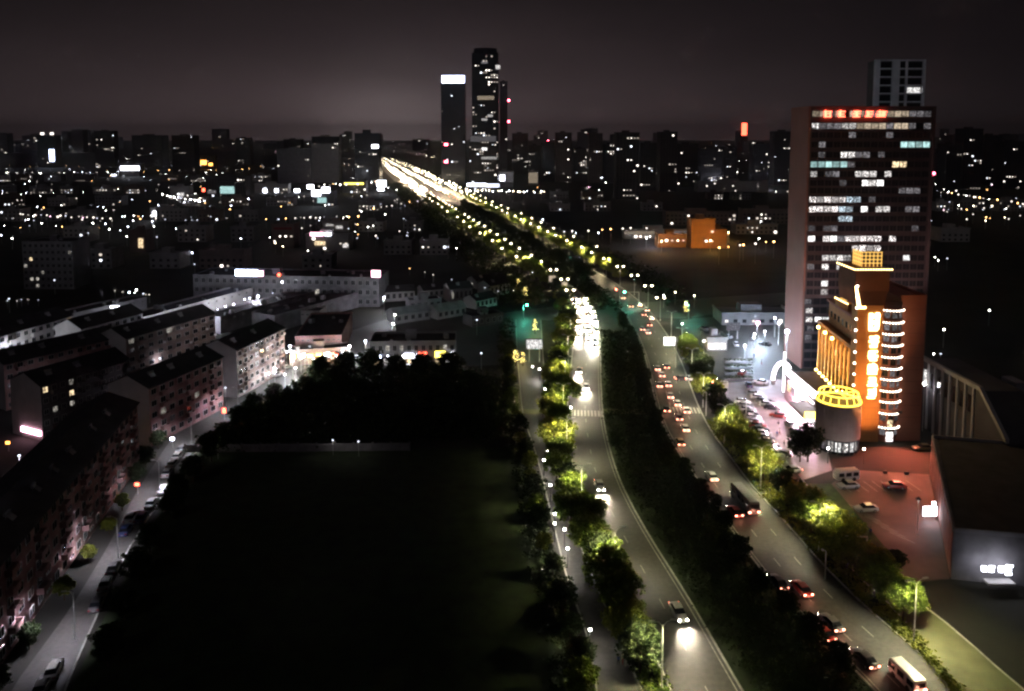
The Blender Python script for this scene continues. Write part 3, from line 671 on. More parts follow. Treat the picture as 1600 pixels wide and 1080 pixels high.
# buses, van, light truck: one boxy builder
def bus(p, ang, L_, W, Hh, m, label, cat, name, z=0.012, on=True):
    t = thing(name, label, cat, (p.x,p.y,z), ang)
    b = L_/2
    ob('body', section_mesh([ring(-b,W-0.06,0.4,Hh-0.15),ring(-b+0.15,W,0.32,Hh),ring(b-0.5,W,0.32,Hh),ring(b,W-0.12,0.4,Hh-0.5)],'body',m,False), t)
    n = max(3, int(L_/1.6))
    wm = MB().box(-0.62,0.62,-0.02,0.02,-0.42,0.42).mesh('window', M['glass'])
    for k in range(n):
        x = -b+0.9+(L_-1.8)*k/(n-1)
        for y in (-W-0.005, W+0.005): ob('window', wm, t, (x,y,Hh*0.66))
    ob('windscreen', MB().box(b-0.32,b-0.02,-W+0.2,W-0.2,Hh*0.45,Hh*0.8).mesh('windscreen', M['glass']), t)
    ob('rear_window', MB().box(-b-0.03,-b+0.05,-W+0.25,W-0.25,Hh*0.55,Hh*0.85).mesh('rear_window', M['glass']), t)
    for x in (-b+1.3, b-1.3):
        for y in (-W+0.12, W-0.12): ob('wheel', CAR['wheel'], t, (x,y,0.42), 0, 1.3)
    for y in (-W+0.28, W-0.28):
        ob('taillight', CAR['tail_on' if on else 'tail_off'], t, (-b-0.02,y,0.95), 0, 1.3); ob('headlight', CAR['head_on' if on else 'head_off'], t, (b-0.02,y,0.75))
    if on: light(S_TAIL, t, (-b-0.6,0,1.0))
    return t
bus(*on_road(rc,1416,1068,True), 5.4, 0.98, 2.3, PAINTS['white'], 'white van with red tail lights cut off at the bottom of outgoing lanes', 'van', 'van')
bus(*on_road(rc,1163,790,True), 9.5, 1.2, 3.0, PAINTS['grey'], 'long bus standing at the right kerb of the outgoing lanes', 'bus', 'bus')
bus(P(1322,750), 3.3, 5.2, 0.98, 2.3, PAINTS['white'], 'white van parked behind the white car in the red lot', 'van', 'van', 0.1, False)

# ------------------------------------------------------------------ buildings: shared pieces
def win_mesh(w, h, pane, frame='frame', mull=1):
    mb = MB(); t = 0.07
    mb.box(-w/2,w/2,-0.06,0.02,0,t).box(-w/2,w/2,-0.06,0.02,h-t,h).box(-w/2,-w/2+t,-0.06,0.02,t,h-t).box(w/2-t,w/2,-0.06,0.02,t,h-t)
    for i in range(mull):
        x = -w/2+w*(i+1)/(mull+1); mb.box(x-0.03,x+0.03,-0.05,0.02,t,h-t)
    mb.cur = 1; mb.box(-w/2+t,w/2-t,-0.02,0.015,t,h-t)
    return mb.mesh('window', [M[frame], M[pane]])
WM = {}
def wmesh(w, h, pane, frame='frame', mull=1):
    k = (w,h,pane,frame,mull)
    if k not in WM: WM[k] = win_mesh(*k)
    return WM[k]
AC = MB().box(-0.42,0.42,-0.36,-0.03,0,0.6).mesh('air_conditioner', M['frame'])
HEATER = MB().tube((-0.8,0.1,0.75),(0.8,0.1,0.75),0.25,None,8).add([(-0.75,-1.0,-0.25),(0.75,-1.0,-0.25),(0.75,0.0,0.6),(-0.75,0.0,0.6)],[(0,1,2,3)]).box(-0.7,-0.62,0,0.08,-0.5,0.6).box(0.62,0.7,0,0.08,-0.5,0.6).mesh('water_heater', M['roofpale'])
UNIT = MB().box(-0.7,0.7,-0.5,0.5,0,1.0).box(-0.5,0.5,-0.35,0.35,1.0,1.12).mesh('roof_unit', M['roofpale'])
def slab_block(A, B, depth, h, floors, bays, wall, label, group=None, lit=0.05, roof='gable', name='apartment_block', cat='apartment block', side=1, roofm='roof', balc=True, windows=True, rise=2.6, seed=0, slit=False):
    """facade on the line A to B (facing right of that line), body behind it"""
    rg = random.Random(seed+int(A.x*7+A.y)); d = B-A; L = d.length; rz = math.atan2(d.y,d.x)
    t = thing(name, label, cat, (A.x,A.y,0), rz, group)
    if roof == 'gable':
        pr = [(0,0),(depth,0),(depth,h),(depth/2,h+rise),(0,h)]
        mb = MB(); mb.add([(0,y,z) for y,z in pr]+[(L,y,z) for y,z in pr], [(0,1,2,3,4),(9,8,7,6,5),(0,4,9,5),(1,6,7,2),(4,3,8,9),(3,2,7,8)])
        ob('wall', mb.mesh('wall', M[wall]), t)
        for gx in (-0.06, L+0.01):
            ob('gable_panel', MB().add([(gx,0.03,0.05),(gx,depth-0.03,0.05),(gx,depth-0.03,h-0.05),(gx,depth/2,h+rise-0.1),(gx,0.03,h-0.05),(gx+0.05,0.03,0.05),(gx+0.05,depth-0.03,0.05),(gx+0.05,depth-0.03,h-0.05),(gx+0.05,depth/2,h+rise-0.1),(gx+0.05,0.03,h-0.05)],[(0,4,3,2,1),(5,6,7,8,9),(0,1,6,5),(1,2,7,6),(2,3,8,7),(3,4,9,8),(4,0,5,9)]).mesh('gable_panel', M['pale']), t)
        for k in range(int(L/9)):   # solar heaters and vents on the roof
            x = 4+k*9+rg.uniform(-2,2); zz = h+rise*0.55+0.2; ob('water_heater', HEATER, t, (x,depth*0.27,zz), rg.uniform(-0.2,0.2))
        for s in (0,1):
            y0, y1 = (-0.5, depth/2) if s == 0 else (depth+0.5, depth/2); z0 = h-0.5*rise/(depth/2)
            mb = MB(); q = [(-0.4,y0,z0+0.06),(L+0.4,y0,z0+0.06),(L+0.4,y1,h+rise+0.06),(-0.4,y1,h+rise+0.06)]
            mb.add(q+[(x,y,z+0.16) for x,y,z in q], [(0,3,2,1),(4,5,6,7),(0,1,5,4),(1,2,6,5),(2,3,7,6),(3,0,4,7)])
            ob('roof_slope', mb.mesh('roof_slope', M[roofm]), t)
    else:
        ob('wall', MB().box(0,L,0,depth,0,h).mesh('wall', M[wall]), t)
        ob('roof', MB().box(0.3,L-0.3,0.3,depth-0.3,h-0.2,h+0.05).mesh('roof', M[roofm]), t)
        mb = MB(); mb.box(-0.1,L+0.1,-0.1,0.25,h+0.003,h+0.7).box(-0.1,L+0.1,depth-0.25,depth+0.1,h+0.003,h+0.7).box(-0.1,0.25,0.25,depth-0.25,h+0.003,h+0.7).box(L-0.25,L+0.1,0.25,depth-0.25,h+0.003,h+0.7)
        ob('parapet', mb.mesh('parapet', M[wall]), t)
        for k in range(2+int(L/8)): ob('roof_unit', UNIT, t, (rg.uniform(2,L-2),rg.uniform(1.5,depth-1.5),h+0.05), rg.uniform(0,3), rg.uniform(0.6,1.5))
        if not slit: ob('stair_hut', MB().box(L*0.4,L*0.4+3.5,depth*0.4,depth*0.4+3,h,h+2.6).mesh('stair_hut', M[wall]), t)
    if windows:
        fh = h/floors; bw = L/bays; ww, wh = min(1.9, bw*0.55), fh*0.5
        for fl in range(floors):
            for b in range(bays):
                x = bw*(b+0.5); z = fl*fh+fh*0.3; r = rg.random()
                if slit: ob('window', wmesh(1.1,0.55,'glass'), t, (x,-0.03,h-1.15)); continue
                pane = ('w_warm' if rg.random()<0.3 else 'w_home') if r < lit else 'glass'
                ob('window', wmesh(round(ww,2), round(wh,2), pane), t, (x,-0.03,z))
                if balc and b % 3 == 1 and fl > 0:
                    ob('balcony', BALC(round(bw*0.8,1), wall), t, (x,0,fl*fh))
                elif balc and rg.random() < 0.12: ob('air_conditioner', AC, t, (x+ww*0.75,0,z-0.1))
    return t
_B = {}
def BALC(w, wall):
    k = (w, wall)
    if k not in _B: _B[k] = MB().box(-w/2,w/2,-1.1,-0.005,0,0.12).box(-w/2,w/2,-1.1,-1.0,0.12,1.0).box(-w/2,-w/2+0.1,-1.0,-0.005,0.12,1.0).box(w/2-0.1,w/2,-1.0,-0.005,0.12,1.0).mesh('balcony', M[wall])
    return _B[k]

# residential blocks on the left
slab_block(Vector((-70.5,92,0)), Vector((-85.2,170,0)), 12, 14.5, 5, 24, 'redwall', 'long red housing block running from the lower left corner to the street bend', lit=0.012, seed=1)
slab_block(P(236,698), P(350,638), 12, 14.5, 5, 9, 'redwall', 'short red housing block with lit corner windows behind the long one', lit=0.03, seed=2)
slab_block(P(372,622), P(446,580), 12, 14.0, 5, 9, 'brown', 'brown housing block beside the market street entrance', lit=0.05, seed=3)
slab_block(P(68,690), P(205,640), 12, 14.0, 5, 11, 'dark', 'dark housing block with a white gable end and pink sign below it', lit=0.10, seed=4)
slab_block(P(200,600), P(338,552), 12, 14, 5, 10, 'brown', 'brown housing block in the second row behind the short red one', lit=0.05, seed=5)
slab_block(P(10,642), P(190,590), 12, 13, 5, 12, 'redwall', 'dim reddish housing block behind the white gable block', lit=0.03, seed=6)
slab_block(P(0,585), P(115,545), 12, 12, 4, 10, 'pale', 'pale block lit from the front at the left edge of the picture', lit=0.03, seed=7)
slab_block(P(130,570), P(225,540), 12, 12, 4, 8, 'grey', 'grey block between the pale lit block and the market sheds', lit=0.05, seed=8)
slab_block(P(38,452), P(116,452), 16, 23, 7, 9, 'grey', 'grey seven storey block alone at the left with dotted windows', lit=0.10, roof='flat', seed=9, balc=False)
gb = [o for o in bpy.data.objects if o.get('label','').startswith('dark housing block with a white gable')][0]
ob('shop_sign', MB().box(-0.5,-0.08,0.5,8,1.4,2.6).mesh('shop_sign', M['signpink']), gb)

# market: long hall with roof signs, sheds, shop row
A, B = P(303,474), P(592,480)
hall = slab_block(A, B, 18, 12.5, 3, 26, 'grey2', 'long grey market hall carrying a bright blue-white roof sign', None, 0.02, 'flat', 'market_hall', 'hall', balc=False, seed=10)
Lh = (B-A).length
ob('roof_sign', MB().box(Lh*0.235,Lh*0.355,-0.3,0.1,12.9,15.6).mesh('roof_sign', M['signcool']), hall)
ob('roof_sign', MB().box(Lh*0.357,Lh*0.385,-0.35,0.1,12.9,15.2).mesh('roof_sign', M['signpink']), hall)
ob('roof_lamp', MB().ico((Lh*0.47,0,13.6),0.8).mesh('roof_lamp', M['signred']), hall)
ob('corner_sign', MB().box(Lh*0.965,Lh*1.01,-0.4,0.1,13.4,16.2).mesh('corner_sign', M['signpink']), hall)
def shed(a, b, depth, h, label, wall='pale', lit=0.0, n=10, roofm='roof'):
    return slab_block(a, b, depth, h, 1, n, wall, label, 'market sheds', lit, 'flat', 'market_shed', 'shed', balc=False, roofm=roofm, seed=int(a.x), slit=True)
shed(P(222,528), P(402,474), 10, 7, 'pale market shed along the brightest market lane', 'pale', 0.02, 14)
shed(P(345,522), P(520,470), 10, 6, 'market shed with a dark roof in the second market row', 'grey2', 0.0, 14)
shed(P(430,520), P(560,480), 12, 6, 'market shed in the third row behind the windowed front', 'grey2', 0.0, 10)
shed(P(462,560), P(534,558), 34, 7, 'market shed with a row of upper windows facing the bright corner', 'redwall', 0.0, 9)
shed(P(100,520), P(230,488), 9, 6, 'dim market shed at the far left end of the lane', 'grey', 0.0, 9)
shed(P(378,506), P(500,508), 9, 5, 'narrow market shed with a pale parapet between two dark roofs', 'pale', 0.0, 16)
for i,(a,b,dp,hh,w,rm,rf) in enumerate([((602,472),(648,469),9,4.5,'pale','roof','gable'),((662,468),(702,464),9,4.2,'pale','roof','gable'),((618,507),(672,499),8,3.8,'grey','roofpale','gable'),((684,500),(728,492),8,3.6,'pale','roofpale','gable'),((704,474),(738,471),10,6.5,'grey','roof','gable'),((744,484),(776,477),8,4.0,'pale','roof','gable'),((766,464),(797,458),9,5.2,'pale','roof','gable'),((738,512),(786,505),8,3.8,'dark','roof','flat'),((640,484),(690,480),8,3.4,'grey','roof','flat'),((745,452),(790,446),9,4.0,'grey','roof','gable')],1):
    slab_block(P(*a), P(*b), dp, hh, 1, 5, w, f"{nth(i)} small house from the hall among those left of the boulevard junction", 'small houses left of the junction', 0.05, rf, 'small_house', 'house', balc=False, roofm=rm, rise=1.9, seed=60+i)
shops = slab_block(P(578,572), P(712,570), 12, 7.5, 2, 12, 'grey', 'two storey shop row with red and yellow lit signs facing the grove', None, 0.05, 'flat', 'shop_row', 'shops', balc=False, seed=12)
Ls = (P(712,570)-P(578,572)).length
for x0,x1,z0,z1,m in ((0.05,0.13,2.6,3.6,'signcool'),(0.40,0.55,2.6,3.9,'signwhite'),(0.57,0.66,3.0,4.3,'signred'),(0.76,0.88,2.6,4.6,'signyellow'),(0.93,0.98,2.6,4.4,'signwhite')):
    ob('shop_sign', MB().box(Ls*x0,Ls*x1,-0.35,-0.08,z0,z1).mesh('shop_sign', M[m]), shops)
for k in range(8):
    ob('shop_front', MB().box(Ls*(0.04+k*0.12),Ls*(0.12+k*0.12),-0.12,-0.07,0.3,2.3).mesh('shop_front', M['w_white' if k%3 else 'w_warm']), shops)
gp = slab_block(P(452,572), P(545,566), 6, 4.5, 1, 9, 'brown', 'row of low lit stalls along the bright market corner', None, 0.9, 'flat', 'stall_row', 'stalls', balc=False, seed=14)
for i,(u,v,a,c) in enumerate([(560,562,0.3,'white'),(572,566,1.2,'silver'),(640,576,0.1,'white'),(660,577,0.2,'grey'),(676,577,0.0,'red'),(432,588,0.9,'white'),(447,577,0.8,'silver'),(625,577,0.1,'black'),(690,577,0.1,'white'),(540,571,0.2,'gold')],1):
    car(P(u,v), a, c, f"{nth(i)} car parked about the market yard, {c}", 'cars parked about the market', False)
for k,(m) in enumerate(['signyellow','signwhite','signorange','signyellow','signwhite','signred','signwhite']):
    w = (P(545,566)-P(452,572)).length/7
    ob('stall_sign', MB().box(k*w+0.4,k*w+w-0.6,-0.5,-0.12,2.5+0.3*(k%2),3.6).mesh('stall_sign', M[m]), gp)
sb = thing('light_box_sign', 'bright white light box sign among the left market roofs', 'sign', P(186,512), 0)
ob('panel', MB().box(-2.9,2.9,-0.2,0.2,4.0,8.6).mesh('panel', M['signwhite']), sb); ob('leg', MB().box(-2.2,-1.9,-0.1,0.1,0,4.0).mesh('leg', M['steel']), sb); ob('leg', MB().box(1.9,2.2,-0.1,0.1,0,4.0).mesh('leg', M['steel']), sb)

# market and yard lamps: (u,v of the lamp head, kind, label, scale, light)
S_MKT = point('market_lamp_light', 7000, (0.86,0.90,1.0), 0.3)
S_WARMPT = point('warm_yard_light', 2600, (1.0,0.62,0.25), 0.3)
ml = [(453,541,'cool','bright lamp at the near corner of the market street',1,S_MKT),(457,563,'cool','lamp below the bright market corner lamp',0.8,S_MKT),(429,576,'cool','lamp where the market street meets the brown block',0.8,S_MKT),(571,533,'cool','lamp at the corner between shed and shop row',0.9,S_MKT),
      (617,492,'white','upper of the twin flood lamps over the pale roofed house',1.1,None),(614,506,'white','lower of the twin flood lamps over the pale roofed house',1.0,S_MKT),(403,463,'cool','oval white lamp at the far end of the market lane',1.2,S_MKT),(316,491,'cool','lamp blazing at the shed front in the market lane',1.1,S_COOLBIG),(330,487,'cool','second lamp beside the blazing one in the market lane',1.0,None),(240,512,'white','lamp at the left end of the pale shed',0.8,S_MKT),
      (365,476,'cool','lamp between the blazing lamp and the oval lamp in the lane',0.8,S_MKT),(546,541,'white','lamp above the red stall at the bright corner',0.9,S_MKT),(600,465,'cool','lamp under the lilac eave beside the hall',1.0,S_MKT),(745,500,'dim','dim lamp beside the dark houses left of the boulevard',0.8,None),(482,556,'warm','warm lamp in front of the stalls, left one',0.7,S_WARMPT),(512,552,'warm','warm lamp in front of the stalls, right one',0.7,S_WARMPT),
      (70,1000,'dim','lamp hidden by the trees low on the housing street',0.9,None)]
for u,v,k,lb,s,pw in ml[:-1]: dot_lamp(u,v,k,lb,None,s,pw)
for i,(u,v,k) in enumerate(sorted([(470,560,'warm'),(476,553,'white'),(490,560,'white'),(500,556,'warm'),(525,556,'white'),(535,548,'white'),(590,548,'white'),(598,560,'warm'),(606,556,'cool'),(630,556,'white'),(640,558,'cool'),(655,556,'white'),(672,560,'warm'),(690,556,'white'),(703,552,'white'),(440,566,'cool'),(448,550,'cool'),(420,584,'white'),(340,484,'cool'),(352,479,'cool'),(300,497,'cool'),(382,468,'cool'),(390,466,'cool'),(426,458,'dim'),(265,504,'white'),(520,470,'dim'),(660,480,'dim'),(752,552,'dim'),(445,585,'white'),(462,575,'white')]),1):
    dot_lamp(u,v,k,f"{nth(i)} small bright bulb from the left about the market lanes", 'small bulbs about the market', R.uniform(0.45,0.8))
S_STREET = spot('housing_street_light', 6800, (0.90,0.86,1.0), 132, 0.8, 0.2)
for i,(u,v) in enumerate([(118,1000),(185,872),(250,775),(300,705),(372,650)],1):
    p = P(u,v); q = stp.at(stp.near(p)); a = math.atan2(q[1].x,-q[1].y)
    t = thing('street_lamp', f"{nth(i)} dim street lamp from the camera on the housing street", 'street lamp', (p.x,p.y,0), a, 'lamps on the housing street', 0.8)
    ob('pole', LAMP['pole'], t); ob('arm', LAMP['arm'], t); ob('luminaire', LAMP['head'], t); ob('lens', MB().lathe([(0.14,9.69),(0.01,9.66)],8,(1.55,0)).mesh('lens', M['lampwhite']), t); aim(light(S_STREET, t, (1.55,0,9.3)), (0.38,0,-1))
for u,v,m,lb in [(214,708,'signorange','tall orange lit sign at the bend of the housing street'),(214,755,'signred','small red lit sign below the orange one on the housing street'),(269,684,'signwhite','flat white lit sign at the end of the housing street'),(350,642,'signred','red lit stall sign at the mouth of the market street'),(12,690,'signorange','orange lit shop sign at the left edge of the picture')]:
    p = P(u,v,2.5); t = thing('shop_sign_board', lb, 'sign', (p.x,p.y,0)); ob('panel', MB().box(-0.45,0.45,-0.1,0.1,1.9,3.2 if 'tall' in lb else 2.5).mesh('panel', M[m]), t); ob('post', MB().tube((0,0.2,0),(0,0.2,2.0),0.06).mesh('post', M['steel']), t)
S_LANE = point('lane_lamp_light', 420, (0.92,0.88,1.0), 0.2)
for i,(u,v) in enumerate([(30,712),(110,672),(215,618),(190,655),(352,606),(330,560),(60,612),(250,560),(20,560),(120,560),(395,545)],1):  # lane lamps added to light the gable ends and the pale block
    dot_lamp(u,v,'dim',f"{nth(i)} added faint lamp in the lanes between the left housing blocks",'added lamps in the housing lanes',0.7,S_LANE if i not in (9,) else S_MKT)
# low wall on the field's far side with a lit patch behind it
wl = thing('boundary_wall', 'long low wall along the far edge of the dark field', 'wall', P(290,707))
wv = P(640,704)-P(290,707); wl.rotation_euler.z = math.atan2(wv.y,wv.x)
for k in range(12): ob('wall_panel', bpy.data.meshes.get('wall_panel') or MB().box(0.02,wv.length/12-0.02,-0.12,0.12,0,1.9).mesh('wall_panel', M['grey2']), wl, (k*wv.length/12,0,0))
for k in range(13): ob('pier', bpy.data.meshes.get('pier') or MB().box(-0.2,0.2,-0.2,0.2,0,2.2).mesh('pier', M['grey2']), wl, (k*wv.length/12,0,0))
S_WALL = point('wall_lamp_light', 60, WHITE, 0.2)
dot_lamp(520,688,'dim','dim lamp behind the field wall, left one',None,0.5,S_WALL); dot_lamp(560,690,'dim','dim lamp behind the field wall, right one',None,0.5,S_WALL)
dot_lamp(340,694,'dim','dim lamp at the left end of the field wall',None,0.5,S_WALL)

# ------------------------------------------------------------------ hotel
GOLD = (1.0,0.56,0.12)
M['ochre'] = mat('ochre_render', (0.42,0.20,0.075), 0.85, 0.12, 0.3)
M['hotelbrown'] = mat('hotel_brown_render', (0.30,0.115,0.085), 0.9, 0.12, 0.25)
M['gold'] = glow('gold_neon', GOLD, 1.5)
M['goldhot'] = glow('gold_uplight', (1.0,0.72,0.22), 22)
M['neonwhite'] = glow('white_neon', (1.0,0.86,0.95), 7)
M['neonbulb'] = glow('white_bulb', (1.0,0.90,0.72), 9, False)
M['signhot'] = glow('hotel_sign', (1.0,0.70,0.28), 11)
M['yellowring'] = glow('yellow_neon', (1.0,0.72,0.08), 4)
M['turret'] = mat('turret_render', (0.13,0.055,0.04), 0.9, 0.15, 0.3); M['bulbgold'] = glow('gold_bulb', (1.0,0.72,0.30), 7, False)
hot = thing('hotel', 'orange floodlit hotel with a vertical lit sign and gold columns', 'hotel', (84,176,0))
FY = 183.0
wpart(hot, 'front_wall', MB().prism([(83.7,FY),(90.0,FY),(90.0,193.5),(87.2,193.5),(85.4,186.6),(83.9,186.6)],0,34.0), M['ochre'])
for k in range(1,12): wpart(hot, 'panel_joint', MB().box(83.66,90.0,FY-0.03,FY-0.002,k*2.85-0.04,k*2.85+0.04), M['hotelbrown'])
# flared head of the front: a turret with a slanting soffit
mb = MB(); q0 = [(83.7,FY,34.0),(90.0,FY,34.0),(90.0,193.5,34.0),(83.7,193.5,34.0)]; q1 = [(83.3,FY+1,37.4),(91.6,FY+1,37.4),(91.6,193.5,37.4),(83.3,193.5,37.4)]; q2 = [(83.3,FY+1,42.2),(91.6,FY+1,42.2),(91.6,193.5,42.2),(83.3,193.5,42.2)]
mb.add(q0+q1+q2, [(i,(i+1)%4,4+(i+1)%4,4+i) for i in range(4)]+[(4+i,4+(i+1)%4,8+(i+1)%4,8+i) for i in range(4)]+[(8,9,10,11)])
wpart(hot, 'turret', mb, M['turret'])
wpart(hot, 'turret_cornice', MB().box(82.9,92.0,FY+0.6,194,42.21,42.7), M['turret'])
for k in range(15): wpart(hot, 'cornice_bulb', MB().ico((83.0+k*0.63,FY+0.45,42.75),0.22), M['bulbgold'])
for k in range(8): wpart(hot, 'cornice_bulb', MB().ico((82.8,FY+1.2+k*1.3,42.75),0.22), M['bulbgold'])
wpart(hot, 'slanted_neon', MB().add([(83.6,FY-0.12,33.4),(84.5,FY-0.12,33.4),(83.75,FY+0.9,38.6),(83.25,FY+0.9,38.6)],[(0,1,2,3)]).box(83.6,85.6,FY-0.2,FY-0.08,33.3,33.8), M['signhot'])
def lattice(cx, cy_, w, d, z0, z1, nx, nz, m, name):
    c = wpart(hot, name, MB().box(cx-w/2,cx+w/2,cy_-d/2,cy_+d/2,z0,z0+0.3), M['hotelbrown'])
    for i in range(nx+1):
        x = cx-w/2+w*i/nx; ob('lattice_bar', MB().box(x-0.06,x+0.06,cy_-d/2-0.07,cy_-d/2+0.09,z0+0.3,z1).mesh('lattice_bar', m, hot.location), c)
        y = cy_-d/2+d*i/nx
        if i: ob('lattice_bar', MB().box(cx-w/2-0.09,cx-w/2+0.09,y-0.08,y+0.08,z0+0.3,z1).mesh('lattice_bar', m, hot.location), c)
    for k in range(1,nz+1):
        z = z0+0.3+(z1-z0-0.3)*k/nz
        ob('lattice_rail', MB().box(cx-w/2-0.11,cx+w/2+0.11,cy_-d/2-0.11,cy_-d/2+0.11,z-0.08,z+0.08).mesh('lattice_rail', m, hot.location), c)
        ob('lattice_rail', MB().box(cx-w/2-0.12,cx-w/2+0.12,cy_-d/2-0.12,cy_+d/2,z-0.08,z+0.08).mesh('lattice_rail', m, hot.location), c)
lattice(88,188.3,4.8,4.8,42.7,46.6,5,4,M['gold'],'crown_lattice')
# curved bay with a lit ledge at each floor
bc = (92.6,FY+2.4); wpart(hot, 'bay_wall', MB().lathe([(2.75,0),(2.75,34.8),(0.01,34.8)],18,bc,math.radians(185),math.radians(355)), M['hotelbrown'], True)
wpart(hot, 'bay_edge_neon', MB().tube((90.05,FY+0.7,7),(90.05,FY+0.7,34.2),0.13), M['gold'])
led = []
for v in (486,505,523,541,559,577,594,612,629,647,669):
    z = PY(1388,v,FY-0.4).z; a0_, a1_ = math.radians(215), math.radians(330)
    lg = wpart(hot, 'floor_ledge', MB().lathe([(2.76,z-0.05),(3.2,z-0.05),(3.2,z+0.12),(2.76,z+0.12)],10,bc,a0_,a1_), M['frame'])
    for k in range(9):
        a = a0_+(a1_-a0_)*(k+0.5)/9; x, y = bc[0]+3.22*math.cos(a), bc[1]+3.22*math.sin(a)
        ob('ledge_bulb', MB().ico((x,y,z+0.05),0.20).mesh('ledge_bulb', M['neonbulb'], hot.location), lg)
    for k in range(3):
        a = math.radians(235+k*35); x, y = bc[0]+2.78*math.cos(a), bc[1]+2.78*math.sin(a)
        o = ob('bay_window', wmesh(1.3,1.5,'w_dim' if R.random()<0.5 else 'glass','darkframe'), hot, (x-84,y-176,z-1.9), a+math.pi/2)
wpart(hot, 'right_wing', MB().box(94.4,100.6,FY+0.6,208,0,35.8), M['hotelbrown'])
wpart(hot, 'right_wing_parapet', MB().box(94.3,100.7,FY+0.5,FY+1.0,35.803,36.5).box(100.2,100.7,FY+1.0,208,35.803,36.5), M['hotelbrown'])
for k in range(1,12): wpart(hot, 'panel_joint', MB().box(94.45,100.55,FY+0.57,FY+0.598,k*3.0-0.03,k*3.0+0.03), M['turret'])
wpart(hot, 'lit_entrance', MB().box(91.7,93.3,FY-0.5,FY-0.38,0.3,2.6), M['w_bright']); wpart(hot, 'lit_entrance', MB().box(91.9,93.1,FY-0.5,FY-0.38,3.6,5.6), M['w_warm'])
# vertical sign: five stacked glyphs of strokes
def glyph(cx, y, cz, w, h, seed, m, parent, name='sign_character', th=0.16, axis='x'):
    rg = random.Random(seed); mb = MB(); t_ = 0.17*h/2
    for k in range(3): 
        z = cz-h/2+h*(0.15+0.33*k)+rg.uniform(-0.04,0.04)*h; x0 = cx-w/2*rg.uniform(0.55,1); x1 = cx+w/2*rg.uniform(0.55,1); mb.box(x0,x1,y-th,y,z-t_,z+t_)
    for k in range(2+rg.randrange(2)):
        x = cx+w*rg.uniform(-0.38,0.38); z0 = cz-h/2*rg.uniform(0.4,1); z1 = cz+h/2*rg.uniform(0.4,1); mb.box(x-t_,x+t_,y-th+0.01,y-0.01,z0,z1)
    return wpart(parent, name, mb, m)
sx = PY(1365,540,FY-0.2).x
for k,(v0,v1) in enumerate([(486,520),(523,545),(546,566),(567,586),(587,605),(606,624)]):
    za, zb = PY(1365,v1,FY-0.2).z, PY(1365,v0,FY-0.2).z
    glyph(sx, FY-0.1, (za+zb)/2, 2.7, (zb-za)*0.94, 40+k, M['signhot'], hot)
for k in range(11):
    z = PY(1332,447+k*17.2,FY).z
    wpart(hot, 'edge_bulb', MB().ico((83.4,FY-0.1,z),0.28), M['neonbulb'])
# left wing with gold columns over the podium roof
wx = lambda y: 84.9+(y-183)*0.095
def wing(x_in, y0_, y1_, z0_, z1_): return MB().prism([(wx(y0_)+x_in,y0_),(wx(y1_)+x_in,y1_),(99,y1_),(99,y0_)],z0_,z1_)
wpart(hot, 'left_wing', wing(0.9,186.6,216,8.0,21.6), M['ochre'])
wpart(hot, 'left_wing_eave', wing(-0.5,186.6,216.4,21.603,22.5), M['ochre'])
wpart(hot, 'upper_storey', wing(1.6,187,213,22.503,28.6), M['ochre'])
wpart(hot, 'upper_cornice', wing(1.0,187,213.5,28.603,29.2), M['hotelbrown'])
wpart(hot, 'penthouse', MB().box(88.0,97,198,206,29.203,31.0), M['ochre'])
for k in range(7): wpart(hot, 'cornice_bulb', MB().ico((87.9,198.2+k*1.25,31.1),0.24), M['bulbgold'])
lattice(90.2,202,3.2,3.2,31.0,34.2,4,4,M['gold'],'rear_lattice')
S_UP = spot('column_uplight', 11000, GOLD, 80, 0.8, 0.15)
M['ribglow'] = glow('added_column_glow', (1.0,0.50,0.08), 1.0)  # glowing strips added to brighten the columns beyond their uplights
col_m = MB().lathe([(0.55,0),(0.55,0.5),(0.36,0.7),(0.32,12.6),(0.5,13.0),(0.5,13.55)],10).mesh('column', M['ochre'], smooth=True)
rib_m = MB().box(-0.46,-0.36,-0.09,0.09,0.8,12.5).mesh('added_glow_strip', M['ribglow'])
upl = MB().lathe([(0.34,0),(0.34,0.3),(0.01,0.32)],8).mesh('uplighter', M['goldhot'])
for k in range(10):
    y = 187.6+k*3.05
    c = ob('column', col_m, hot, (wx(y)-84,y-176,8.0)); ob('uplighter', upl, c, (-0.8,0,0.05)); ob('added_glow_strip', rib_m, c); aim(light(S_UP, c, (-0.9,0,0.5)), (0.14,0,1.0))
    if k < 9:
        for fl in range(4): ob('wing_window', wmesh(1.2,1.7,'w_warm' if R.random()<0.15 else 'glass','darkframe'), hot, (wx(y+1.5)+0.86-84,y+1.5-176,9.0+fl*3.2), -math.pi/2)
        ob('upper_window', wmesh(1.2,1.7,'glass','darkframe'), hot, (wx(y+1.5)+1.56-84,y+1.5-176,24.6), -math.pi/2)
for k in (9,7,5): y = 187.6+k*3.05; wpart(hot, 'column_head_lamp', MB().ico((wx(y)-0.6,y,20.6),0.42), M['goldhot'])
